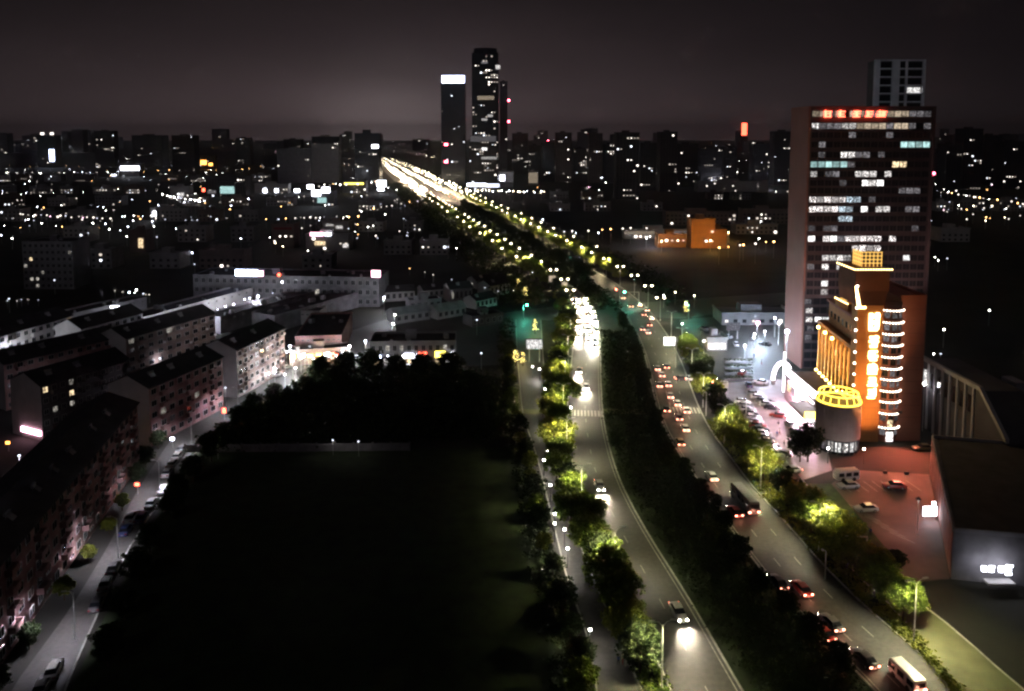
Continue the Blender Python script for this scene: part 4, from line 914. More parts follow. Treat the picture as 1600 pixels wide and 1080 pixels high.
# podium, neon canopy, drum
M['podium'] = mat('podium_render', (0.34,0.26,0.25), 0.8, 0.15, 0.4)
wpart(hot, 'podium', MB().box(78,98,186.5,214,0,8.0).box(80,82,184,186.5,0,8.0), M['podium'])
wpart(hot, 'podium_parapet', MB().box(77.6,78.2,187,214.2,6.8,10.0), M['frame'])
wpart(hot, 'neon_band', MB().box(77.42,77.58,188,214,7.9,9.8), M['neonwhite'])
wpart(hot, 'neon_band', MB().box(77.5,77.9,214.2,214.4,2,13.5), M['neonwhite'])
for k in range(7): wpart(hot, 'podium_window', MB().box(77.9,77.98,189+k*3.4,191.6+k*3.4,3.2,5.4), M['w_dim'] if k%2 else M['w_warm'])
for k in range(3): wpart(hot, 'neon_strip', MB().box(77.7,77.88,193+k*6.5,197.5+k*6.5,5.9,6.4), M['neonwhite'])
wpart(hot, 'entrance_canopy', MB().box(73.0,77.9,186.8,197,4.4,5.2), M['frame'])
wpart(hot, 'entrance_sign', MB().box(73.2,78,186.55,186.75,4.3,6.2), M['signyellow'])
wpart(hot, 'entrance_light', MB().box(73.6,77.6,187.2,196.6,4.25,4.38), M['neonwhite'])
for k in range(5): wpart(hot, 'entrance_door', MB().box(77.86,77.97,187.4+k*2.0,189.1+k*2.0,0.1,3.6), M['w_bright'])
dc = (78.4,179.6)
wpart(hot, 'drum', MB().lathe([(5.1,3.4),(5.1,11.2),(5.3,11.3),(5.3,11.7),(4.9,11.75),(0.01,11.75)],32,dc), M['podium'], False)
wpart(hot, 'drum_base', MB().lathe([(4.6,0),(4.6,3.4)],24,dc), M['glass'])
for k in range(9):
    a = math.radians(190+k*20); x, y = dc[0]+4.63*math.cos(a), dc[1]+4.63*math.sin(a)
    ob('drum_window', wmesh(1.35,2.4,'w_bright' if k in (3,5) else 'w_white' if k in (2,4,6) else 'w_dim','darkframe'), hot, (x-84,y-176,0.6), a+math.pi/2)
for k in range(12):
    a = math.radians(180+k*17); wpart(hot, 'drum_mullion', MB().tube((dc[0]+4.75*math.cos(a),dc[1]+4.75*math.sin(a),0),(dc[0]+4.75*math.cos(a),dc[1]+4.75*math.sin(a),3.4),0.13,None,6), M['darkframe'])
rg_ = wpart(hot, 'crown_ring', MB().lathe([(4.3,13.6),(4.5,13.6),(4.5,13.85),(4.3,13.85),(4.3,13.6)],32,dc), M['yellowring'])
wpart(hot, 'crown_ring', MB().lathe([(4.9,11.8),(5.15,11.8),(5.15,12.1),(4.9,12.1),(4.9,11.8)],32,dc), M['yellowring'])
for k in range(16):
    a = k*math.pi/8; ob('ring_post', MB().tube((dc[0]+4.95*math.cos(a),dc[1]+4.95*math.sin(a),12.0),(dc[0]+4.4*math.cos(a),dc[1]+4.4*math.sin(a),13.7),0.10,None,5).mesh('ring_post', M['yellowring'], hot.location), rg_)
for k in range(2): ob('ring_brace', MB().tube((dc[0]-4.3*(1-k),dc[1]-4.3*k,13.7),(dc[0]+4.3*(1-k),dc[1]+4.3*k,13.7),0.12,None,5).mesh('ring_brace', M['yellowring'], hot.location), rg_)
S_FRONT = spot('facade_uplight', 46000, (1.0,0.42,0.12), 46, 0.9, 0.3)
for x,y,z,tx,ty,tz in ((83.0,165.0,0.6,86.6,FY,24.0),(87.5,164.5,0.6,87.2,FY,10.0),(74.0,181.0,12.4,86.0,200.0,20.0)):
    fl_ = wpart(hot, 'floodlight', MB().box(x-0.4,x+0.4,y-0.25,y+0.25,z-0.5,z+0.1), M['blackmetal']); l = light(S_FRONT, hot, (x-84,y-176,z+0.25)); aim(l, (tx-x,ty-y,tz-z))
S_RED = spot('added_red_flood', 48000, (1.0,0.19,0.11), 110, 0.8, 0.4)  # flood and fixture added to redden the lot; the real source is unseen
fx = wpart(hot, 'added_flood_fixture', MB().box(94.5,95.5,182.7,183.0,7.2,7.8), M['blackmetal']); l = light(S_RED, hot, (95.0-84,182.2-176,7.4)); aim(l, (-0.42,-1.0,-0.36))
globe_lamp(Vector((72.5,170.5,0)), 'added small globe lamp lighting the drum front', None, 1.0, False); globe_lamp(Vector((80.5,170.0,0)), 'second added small globe lamp before the drum', None, 1.0, False)
S_DRUM = point('drum_fill_light', 260, (1.0,0.86,0.82), 0.2)  # lights added with the two globe lamps to brighten the drum
for x_ in (72.5,80.5): light(S_DRUM, hot, (x_-84,170.3-176,3.0))
S_PINK = point('forecourt_glow', 12000, (1.0,0.60,0.74), 0.5)
for y in (190,197,205): light(S_PINK, hot, (76.3-84,y-176,3.6))

# ------------------------------------------------------------------ office tower behind the hotel
TY = 243.0; TX0, TX1 = PY(1262,300,TY).x, PY(1452,300,TY).x; TZ = PY(1350,166,TY).z; TD = 15.0
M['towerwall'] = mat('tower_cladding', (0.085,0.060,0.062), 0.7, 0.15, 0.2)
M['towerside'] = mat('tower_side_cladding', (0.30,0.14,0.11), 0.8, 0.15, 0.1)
tw = thing('office_tower', 'tall dark office tower with a red roof sign behind the hotel', 'office tower', (TX0,TY,0))
wpart(tw, 'wall', MB().box(TX0,TX1,TY,TY+TD,0,TZ-0.8), M['towerwall'])
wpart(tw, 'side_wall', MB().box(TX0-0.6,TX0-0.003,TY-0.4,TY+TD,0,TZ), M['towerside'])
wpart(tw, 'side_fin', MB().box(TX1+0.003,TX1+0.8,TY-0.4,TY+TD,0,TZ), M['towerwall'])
wpart(tw, 'parapet', MB().box(TX0,TX1,TY-0.3,TY+0.3,TZ-0.797,TZ).box(TX0,TX1,TY+TD-0.4,TY+TD,TZ-0.797,TZ), M['towerwall'])
rowv = [178,197,211,226,242,257,272,286,298,312,327,342,357,373,388,403,417,430,443,456]
NB = 16; bw = (TX1-TX0-1.0)/NB
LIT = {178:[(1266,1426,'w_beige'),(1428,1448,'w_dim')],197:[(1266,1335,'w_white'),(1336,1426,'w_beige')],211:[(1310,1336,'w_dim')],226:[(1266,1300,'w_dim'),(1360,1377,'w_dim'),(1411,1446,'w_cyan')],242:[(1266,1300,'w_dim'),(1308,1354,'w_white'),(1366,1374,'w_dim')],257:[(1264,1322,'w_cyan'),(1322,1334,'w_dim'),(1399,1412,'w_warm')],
 272:[(1264,1274,'w_white'),(1296,1304,'w_dim'),(1324,1344,'w_white'),(1352,1390,'w_white')],286:[(1309,1317,'w_dim'),(1352,1377,'w_bright')],298:[(1411,1440,'w_dim')],312:[(1262,1325,'w_reflect'),(1326,1346,'w_reflectblue'),(1346,1372,'w_dim')],327:[(1262,1316,'w_reflect'),(1316,1348,'w_reflectblue'),(1352,1394,'w_bright'),(1422,1432,'w_dim')],342:[(1316,1345,'w_reflectblue')],357:[(1266,1310,'w_dim'),(1415,1437,'w_dim')],
 373:[(1264,1310,'w_bright'),(1310,1326,'w_dim'),(1326,1392,'w_reflect')],388:[(1328,1372,'w_reflect')],403:[(1258,1326,'w_white'),(1416,1432,'w_bright')],417:[(1284,1320,'w_white'),(1260,1266,'w_dim')],430:[],443:[(1282,1340,'w_bright')],456:[(1256,1272,'w_dim'),(1280,1288,'w_white'),(1305,1312,'w_white'),(1322,1340,'w_dim')]}
wz = []
for v in rowv:
    z = PY(1350,v,TY).z; wz.append(z)
    mull = wpart(tw, 'spandrel', MB().box(TX0+0.2,TX1-0.2,TY-0.12,TY-0.003,z+1.2,z+1.5), M['towerwall'])
    for b in range(NB):
        x = TX0+0.5+bw*(b+0.5); u = 800+F*x/(TY*cp+(H-z)*sp_); kind = 'glass'
        for u0,u1,k in LIT[v]:
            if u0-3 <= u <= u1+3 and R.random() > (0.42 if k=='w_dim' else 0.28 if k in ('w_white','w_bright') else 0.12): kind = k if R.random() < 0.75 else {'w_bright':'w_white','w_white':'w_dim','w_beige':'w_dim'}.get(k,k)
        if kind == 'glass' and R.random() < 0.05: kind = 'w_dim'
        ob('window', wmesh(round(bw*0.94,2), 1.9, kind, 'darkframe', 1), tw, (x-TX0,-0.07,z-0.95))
mb = MB()
for k in range(11):
    z = PY(1350,471+k*14,TY).z
    for b in range(NB): mb.box(TX0+0.6+bw*b,TX0+0.4+bw*(b+1),TY-0.05,TY-0.003,z-1.0,z+1.0)
o = wpart(tw, 'lower_windows', mb, M['glass']); o['kind'] = 'stuff'
for u,v,k in ((1262,471,'w_dim'),(1264,485,'w_white'),(1278,499,'w_bright'),(1264,499,'w_white'),(1266,513,'w_dim'),(1290,499,'w_bright'),(1262,527,'w_dim')):
    q = PY(u,v,TY); ob('lit_lower_window', wmesh(2.2,1.7,k,'darkframe'), tw, (q.x-TX0,-0.12,q.z-0.9))
M['signtower'] = glow('tower_sign_red', (1.0,0.10,0.05), 9)
for k,u in enumerate((1293,1315,1338,1358,1378)):
    q = PY(u,178,TY-0.8); glyph(q.x, TY-0.75, q.z, 2.6 if k<4 else 3.6, 2.3, 80+k, M['signtower'], tw, 'sign_character', 0.3)
for k in range(6):
    x = TX0+2+k*7; wpart(tw, 'sign_bracket', MB().box(x-0.06,x+0.06,TY-0.75,TY-0.15,TZ-3.0,TZ-2.8), M['blackmetal'])
wpart(tw, 'aviation_beacon', MB().ico((TX1+1.0,TY-0.2,PY(1455,271,TY).z),0.5), M['beaconred'])
S_SIDE = spot('tower_fill_wash', 22000, (1.0,0.58,0.52), 70, 0.9, 1.0)  # upward wash on stands, added to brighten the tower front
for x in (TX0+6, TX0+30):
    fx = wpart(tw, 'added_wash_fixture', MB().box(x-0.5,x+0.5,TY-14.6,TY-14.0,11.0,11.6), M['blackmetal']); wpart(tw, 'added_wash_stand', MB().tube((x,TY-14.3,0),(x,TY-14.3,11.0),0.15), M['blackmetal'])
    l = light(S_SIDE, tw, (x-TX0,-14.2,12.0)); aim(l, (0,0.42,1.0))

# pale framed high-rise rising behind the tower
y0 = 330.0; xa, xb, zt = PY(1367,120,y0).x, PY(1446,120,y0).x, PY(1400,93,y0).z
hr = thing('high_rise', 'pale framed high-rise showing above the office tower roof', 'high-rise', (xa,y0,0))
wpart(hr, 'wall', MB().box(xa,xb,y0+1.2,y0+7,0,zt-0.5), M['dark'])
for x0_,x1_ in ((0,2.2),(7.6,10.6),(13.4,14.0),(20.6,(xb-xa))): wpart(hr, 'frame_pier', MB().box(xa+x0_,xa+x1_,y0,y0+1.19,40,zt), M['whitepaint'])
for k in range(12): wpart(hr, 'frame_beam', MB().box(xa,xb,y0+0.15,y0+1.18,zt-0.6-k*3.5,zt-0.05-k*3.5), M['whitepaint'])
for k in range(8):
    for j,(x0_,x1_) in enumerate(((2.6,7.2),(11.0,13.0),(14.4,20.2))): wpart(hr, 'window', MB().box(xa+x0_,xa+x1_,y0+1.1,y0+1.17,zt-3.6-k*3.5,zt-1.2-k*3.5), M['w_bright'] if (k,j)==(3,2) else M['glass'])

# ------------------------------------------------------------------ far city: block builder
FW = {k: MB().box(-0.9,0.9,-0.12,0,-0.75,0.75).mesh('window', M[k]) for k in ('w_far','w_farcool','w_fardim')}
FWB = MB().ico((0,0,0),1.0).mesh('roof_beacon', M['beaconred'])
def far_block(u0, u1, vt, vb, label, depth=18, wall='dark', nlit=5, group='skyline blocks', name='tower_block', cat='building', grid=True, cool=0.35, wins=None, crownh=0, beacon=False, big=1.0, lit_low=False, dim=0.4):
    b = P((u0+u1)/2, vb); y = b.y; x0, x1 = PY(u0,vb,y).x, PY(u1,vb,y).x; z = PY(u0,vt,y).z; rg = random.Random(int(u0*13+vt*7+vb))
    t = thing(name, label, cat, (x0,y,0), 0, group); W = x1-x0
    ob('wall', MB().box(0,W,0,depth,0,z).mesh('wall', M[wall]), t)
    ob('parapet', MB().box(-0.3,W+0.3,-0.3,0.3,z+0.003,z+1.0).box(-0.3,0.3,0.3,depth,z+0.003,z+1.0).box(W-0.3,W+0.3,0.3,depth,z+0.003,z+1.0).mesh('parapet', M[wall]), t)
    ob('roof_house', MB().box(W*0.3,W*0.6,depth*0.3,depth*0.7,z,z+3.2+crownh).mesh('roof_house', M[wall]), t)
    fh = 3.2; nf = max(1,int(z/fh)); nb = max(2,int(W/3.4))
    if grid and nf*nb < 900:
        mb = MB()
        for f in range(nf):
            for k in range(nb): mb.box(W*(k+0.5)/nb-0.8, W*(k+0.5)/nb+0.8, -0.06, -0.003, f*fh+0.9, f*fh+2.3)
        o = ob('window_grid', mb.mesh('window_grid', M['glass']), t); o['kind'] = 'stuff'
    used = set()
    for _ in range(nlit):
        f, k = rg.randrange(nf), rg.randrange(nb)
        if lit_low: f = int(f*0.5)
        if (f,k) in used: continue
        if rg.random() < 0.45:      # neighbours on the same floor are lit too
            for k2 in range(k+1, min(nb, k+1+rg.randrange(1,4))):
                if (f,k2) not in used: used.add((f,k2)); ob('window', FW[rg.choice(('w_fardim','w_fardim','w_far'))], t, (W*(k2+0.5)/nb, -0.07, f*fh+1.6), 0, (big*0.7,1,big*0.6))
        used.add((f,k)); m = 'w_fardim' if rg.random()<dim else ('w_farcool' if rg.random()<cool else 'w_far')
        q_ = big*rg.uniform(0.45,1.1); ob('window', FW[m], t, (W*(k+0.5)/nb, -0.07, f*fh+1.6), 0, (q_,1,q_))
    for (u,v,ww,wh,m) in (wins or []):
        q = PY(u,v,y-0.2); a = PY(u+ww/2,v,y).x-PY(u-ww/2,v,y).x; c = PY(u,v-wh/2,y).z-PY(u,v+wh/2,y).z
        ob('lit_panel', MB().box(-a/2,a/2,-0.5,-0.08,-c/2,c/2).mesh('lit_panel', M[m]), t, (q.x-x0,0,q.z))
    if beacon: ob('roof_beacon', FWB, t, (W*0.5,0,z+4.5+crownh), 0, beacon if isinstance(beacon,float) else 1.0)
    return t
M['darkblue'] = mat('blue_glass_wall', (0.035,0.042,0.060), 0.25, 0.2, 0.1, spec=0.6)
# the twin towers
t1 = far_block(690,727,131,292,'slim dark tower with a glowing white sign crown beside the twin', 28, 'darkblue', 12, 'tall towers at the boulevard', 'sign_tower', 'tower', True, 0.5, [(708,124,35,11,'signcool'),(697,226,5,3,'beaconred'),(697,253,5,3,'beaconred')], 0, False, 1.0)
t2 = far_block(738,779,84,296,'tallest tower on the skyline with scattered lit floors', 30, 'darkblue', 46, 'tall towers at the boulevard', 'office_skyscraper', 'tower', True, 0.3, [(778,105,7,6,'w_white'),(759,153,26,6,'w_beige'),(757,187,9,3,'w_white'),(766,181,8,4,'w_white'),(757,98,10,3,'w_dim')], 3, False, 1.1, dim=0.5)
ob('crown_band', MB().lathe([(17,0),(17,8),(0.1,8)],20).mesh('crown_band', M['darkblue']), t2, (18.5,15,PY(740,84,t2.location.y).z))
far_block(781,793,128,280,'narrow dark slab tower attached right of the tallest tower', 24, 'dark', 2, 'tall towers at the boulevard', 'slab_tower', 'tower', True, 0.4, [(795,157,3,3,'beaconred'),(795,190,3,3,'beaconred')])
far_block(733,776,219,297,'dark office block with lit floors at the foot of the tallest tower', 20, 'dark', 22, 'tall towers at the boulevard', 'office_block', 'office', True, 0.6, [(755,217,40,9,'w_dim'),(757,233,8,4,'w_bright'),(764,247,24,4,'w_white'),(745,289,30,4,'signwhite'),(770,290,20,5,'lampcool_dim')], 0, False, 1.0)
far_block(776,802,268,293,'pale lit advertising hall right of the tower feet', 15, 'pale', 3, 'tall towers at the boulevard', 'advertising_hall', 'hall', False, 0.3, [(790,277,24,16,'w_dim'),(785,278,7,9,'signwhite')])
far_block(826,841,268,289,'small pale lit billboard hall right of the advertising hall', 15, 'pale', 0, 'tall towers at the boulevard', 'billboard_hall', 'hall', False, 0.3, [(833,278,14,16,'w_beige')])
# left part of the skyline, named one by one
far_block(208,255,212,272,'broad dark block, left one of the pair on the left skyline', 30, 'dark', 3, beacon=False)
far_block(270,305,212,270,'narrow dark block, right one of the pair on the left skyline', 26, 'dark', 3)
far_block(488,530,214,286,'pale lit slab block with a dark roof storey left of the boulevard', 20, 'pale', 4, wins=[(509,219,43,11,'glass')], grid=False)
far_block(434,487,233,286,'grey lit slab block left of the pale slab', 20, 'grey', 3, grid=False)
far_block(555,593,209,288,'dark stepped tower with a white sign close to the boulevard end', 24, 'darkblue', 8, wins=[(586,229,10,5,'signwhite')], crownh=3)
far_block(444,472,218,262,'dark block behind the grey slab on the left skyline', 20, 'dark', 2)
far_block(322,384,276,308,'dark low block with one band of greenish lit windows', 18, 'dark', 3, wins=[(355,297,22,11,'w_cyan'),(331,300,13,5,'w_dim'),(318,297,4,5,'signred')], name='office_block')
far_block(370,392,216,258,'dark stub tower right of the orange lights on the left skyline', 18, 'dark', 4)
far_block(150,180,205,262,'tower with white crown lights above the left fields', 20, 'dark', 14, big=1.6)
far_block(60,90,212,262,'tower carrying a bright white vertical sign at the far left', 20, 'dark', 3, wins=[(81,243,7,18,'signcool'),(66,209,5,3,'w_far'),(81,209,5,3,'w_far')])
far_block(186,218,256,276,'low hall with a long white roof sign on the left plain', 20, 'grey', 3, wins=[(203,263,29,6,'signwhite'),(178,274,8,3,'lampcool_dim')], grid=False, name='low_hall')
far_block(310,336,244,264,'low hall with orange lit signs on the left skyline', 15, 'dark', 2, wins=[(318,254,9,7,'signorange'),(329,257,6,4,'signorange')], grid=False, name='low_hall')
far_block(398,450,288,302,'low hall with cool white lit ends left of the boulevard', 15, 'pale', 2, wins=[(414,298,5,6,'signwhite'),(432,298,5,5,'signwhite'),(464,298,8,5,'signwhite'),(485,292,10,6,'signwhite')], grid=False, name='low_hall')
far_block(490,522,300,322,'low building with two bright oval signs and greenish walls', 15, 'grey', 2, wins=[(494,302,13,9,'signwhite'),(509,297,12,8,'signwhite'),(503,313,14,8,'w_cyan')], grid=False, name='low_hall')
far_block(535,572,284,302,'low hall with warm lit eaves left of the boulevard end', 15, 'grey', 6, wins=[(553,287,30,2,'signyellow'),(596,287,14,9,'signwhite'),(595,296,10,4,'signwhite')], grid=False, name='low_hall')
far_block(478,545,368,392,'low brightly lit shop building in the dark left quarter', 14, 'pale', 3, wins=[(495,366,20,5,'signpink'),(512,366,10,4,'signwhite'),(500,380,16,6,'w_warm'),(540,384,8,5,'w_white')], grid=False, name='low_shop', cat='shop')
far_block(504,545,348,362,'small pale roofed house above the lit shop building', 12, 'pale', 1, wins=[(530,355,10,4,'w_white'),(515,352,12,2,'w_white')], grid=False, name='low_house', cat='house')
far_block(425,460,352,388,'dim brown house with a red lit eave left of the shop building', 14, 'brown', 4, wins=[(442,357,28,4,'tailoff')], grid=False, name='low_house', cat='house')
far_block(203,228,362,394,'small house with an orange lit doorway in the dark left quarter', 12, 'brown', 0, wins=[(220,380,7,15,'w_warm')], grid=False, name='low_house', cat='house')
far_block(236,272,326,344,'market canopy hall glowing white in the left quarter', 12, 'pale', 2, wins=[(250,334,22,7,'signwhite'),(265,334,10,4,'lampcool_dim')], grid=False, name='low_hall')
far_block(266,296,292,312,'pale lit house cluster front left of the greenish block', 12, 'pale', 2, wins=[(282,304,10,5,'w_white')], grid=False, name='low_house', cat='house')
# right part of the skyline
SK = [(800,825,209,272,'dark',6),(826,846,228,280,'dark',4),(868,893,208,285,'brown',7),(846,866,224,284,'dark',3),(896,917,232,284,'dark',9),(920,941,209,286,'brown',4),(944,960,226,286,'dark',5),(962,998,208,312,'dark',9),(1000,1028,224,298,'dark',6),(1030,1057,207,300,'dark',6),(1058,1090,226,292,'dark',7),(1092,1128,232,290,'dark',8),(1130,1150,230,288,'dark',6),(1176,1206,226,288,'dark',7),(1208,1240,206,290,'dark',9),(1476,1500,226,300,'dark',4),(1502,1532,202,296,'dark',8),(1536,1562,212,290,'dark',6),(1566,1600,222,296,'dark',7),(1456,1474,236,292,'dark',4)]
SK.sort()
for i,(a,b,c,d,w,n) in enumerate(SK,1):
    far_block(a,b,c,d,f"{nth(i)} tower block from the left on the skyline right of the twin towers", 22, w, n, 'tower blocks right of the twin towers', beacon=0.9 if i in (3,) else False)
far_block(1158,1168,193,232,'thin far tower glowing red on the right skyline', 20, 'dark', 2, None, 'red_lit_tower', 'tower', False, wins=[(1163,202,8,19,'signred')])
far_block(1090,1200,284,300,'long grey lit shed on the right plain', 20, 'pale', 4, None, 'long_shed', 'shed', False)
# orange-lit compound on the right
far_block(975,1078,360,373,'long white lit shed at the orange compound', 10, 'pale', 1, None, 'long_shed', 'shed', False, wins=[(1000,364,48,5,'w_beige'),(1064,364,28,4,'w_dim')])
far_block(1028,1072,368,387,'small orange lit house before the white shed', 12, 'ochre', 1, None, 'compound_house', 'house', False)
far_block(1080,1117,344,388,'tall ochre lit building in the orange compound', 14, 'ochre', 2, None, 'compound_block', 'building', False)
far_block(1117,1135,360,388,'narrow ochre annex right of the tall ochre building', 14, 'ochre', 0, None, 'compound_annex', 'building', False)
far_block(1150,1215,352,366,'pale long hall right in the orange compound', 14, 'pale', 3, None, 'long_shed', 'shed', True)
far_block(1040,1150,332,352,'grey terrace of houses behind the orange compound', 14, 'brown', 4, None, 'terrace', 'building', True)
far_block(1160,1232,328,350,'grey terrace block behind the compound hall', 14, 'brown', 4, None, 'terrace', 'building', True)
S_ORANGE = point('sodium_light', 9000, (1.0,0.50,0.12), 0.4)
for u,v,k,lb,pw in [(1138,363,'warm','brightest sodium lamp of the orange compound',S_ORANGE),(1110,376,'warm','small sodium lamp before the ochre building',S_ORANGE),(1034,377,'warm','sodium lamp before the small orange house',S_ORANGE),(1186,373,'white','white lamp at the right end of the compound',S_COOL),(1189,346,'white','high white lamp behind the compound hall',S_COOL),(1010,371,'white','white lamp before the long white shed',S_COOLBIG),(1064,279,'cool','bright lamp left of the long grey shed',S_COOLBIG),(1120,283,'cool','lamp over the middle of the long grey shed',S_COOLBIG),(1180,284,'cool','lamp over the right end of the long grey shed',S_COOLBIG)]:
    dot_lamp(u,v,k,lb,None,1.0,pw)

# rows of unlit low-rise housing: left quarter and right plain
def low_rows(rows, side):
    for v, us, h0, rname in rows:
        nl = [0,0,1,1,2] if v > 340 else [1,2,3,4,6]
        for i,(u0,u1) in enumerate(us,1):
            hpx = h0*(0.8+0.4*R.random())
            far_block(u0,u1,v-hpx,v,f"{nth(i)} low dark housing block from the left in the {rname} row, {side}", 14, R.choice(['pale','grey','brown','grey']), R.choice(nl), f'{rname} row of low housing, {side}', 'housing_block', 'housing block', v > 300, 0.55, big=0.75, dim=0.6)
def us(a, b, lo, hi, gap, ban=()):
    r = []; x = a
    while x < b:
        w = R.uniform(lo,hi)
        if x+w < b+10 and not any(x < q1 and x+w > q0 for q0,q1 in ban): r.append((x,x+w))
        x += w+R.uniform(gap*0.4,gap*1.6)
    return r
low_rows([(284,us(0,420,16,34,18,[(180,222)]),9,'farthest'),(303,us(0,300,20,38,22,[(262,300)]),11,'fifth'),(322,us(0,470,24,44,26,[(232,276)]),14,'fourth'),(346,us(0,440,28,50,30,[(200,230)]),17,'third'),(378,us(100,420,34,60,40,[(200,232)]),22,'second'),(420,us(130,560,44,70,60),24,'nearest')], 'left quarter')
low_rows([(330,us(560,640,24,40,20),12,'upper'),(362,us(560,680,28,44,24),15,'middle'),(398,us(600,760,36,50,30,[(700,760)]),20,'lower')], 'beside the boulevard')
low_rows([(312,us(860,1230,24,44,30,[(955,1060)]),10,'far'),(330,us(860,1035,26,44,34),11,'near')], 'right plain')
low_rows([(330,us(1462,1600,26,44,22),14,'far'),(378,us(1470,1600,36,56,40),20,'near')], 'right edge')
# lamp rows along streets of the far city
M['lampamber'] = glow('lamp_amber', (1.0,0.52,0.18), 16, False); M['lamppink'] = glow('lamp_pink', (1.0,0.55,0.75), 12, False); M['lampviolet'] = glow('lamp_violet', (0.70,0.62,1.0), 14, False); M['lampfaint'] = glow('lamp_faint', (1.0,0.88,0.78), 4, False)
for nm, m in (('amber','lampamber'),('pink','lamppink'),('violet','lampviolet'),('faint','lampfaint')): DOT[nm] = MB().ico((0,0,7.3),0.36,0.8).mesh('lamp_head', M[m])
FAR_L, KM = MB(), ['white','cool','warm','dim','amber','pink','violet','faint','pole']
def far_light(u, v, kind, s_):
    p = P(u, v, 7.3*s_); FAR_L.cur = 8; FAR_L.tube((p.x,p.y,0),(p.x,p.y,7*s_),0.1,None,3,False)
    FAR_L.cur = KM.index(kind); FAR_L.ico((p.x,p.y,7.3*s_),0.4*s_,0.8)
def lamp_line(a, b, n, kinds, where_, s0=0.8, s1=1.9):
    for k in range(n):
        f = (k+R.uniform(-0.35,0.35))/max(1,n-1); u, v = a[0]+(b[0]-a[0])*f, a[1]+(b[1]-a[1])*f+R.uniform(-1.2,1.2)
        far_light(u,v,R.choice(kinds),R.uniform(s0,s1))
W_, Fq = ['white','faint','faint','cool'], ['faint','faint','faint','dim','amber']
lamp_line((0,270),(180,269),12,W_,'along the far left ring road'); lamp_line((230,268),(430,262),12,Fq,'below the left skyline pair')
lamp_line((150,232),(215,252),12,['white','faint','pink','faint'],'around the left crown-lit tower'); lamp_line((255,305),(318,315),14,['white','cool','faint'],'before the greenish lit block')
lamp_line((30,335),(170,342),18,['faint','dim','faint','faint','pink'],'in the dim left housing belt'); lamp_line((330,232),(440,212),16,['amber','amber','pink','faint'],'in the amber glow on the left skyline')
lamp_line((500,290),(600,284),16,['amber','white','faint','warm'],'left of the boulevard end'); lamp_line((560,330),(660,312),10,Fq,'beside the upper boulevard'); lamp_line((420,342),(560,338),12,Fq,'behind the lit shop building')
lamp_line((600,226),(680,246),14,['warm','pink','white','faint'],'beyond the boulevard end'); lamp_line((735,298),(850,300),20,['white','white','cool','warm'],'at the feet of the twin towers')
lamp_line((860,262),(1000,252),16,['faint','amber','faint','white'],'between the right tower blocks'); lamp_line((1065,244),(1230,236),22,['white','faint','amber','faint'],'across the right skyline'); lamp_line((1060,276),(1232,268),18,['white','faint','faint'],'along the right ring road')
lamp_line((880,362),(1010,356),8,Fq,'left of the white compound shed'); lamp_line((1120,388),(1230,374),8,['amber','amber','faint'],'in the orange compound yard'); lamp_line((1470,300),(1600,318),16,['amber','faint','white','faint'],'at the right edge foliage'); lamp_line((1460,262),(1600,238),16,['faint','white','pink','faint'],'on the far right skyline')
lamp_line((10,470),(60,468),5,['dim','faint'],'left of the bright light box sign',0.3,0.5); lamp_line((180,455),(235,460),6,['faint','white','faint'],'above the light box sign',0.3,0.55); lamp_line((640,420),(780,455),8,Fq,'among the houses left of the boulevard',0.35,0.6)
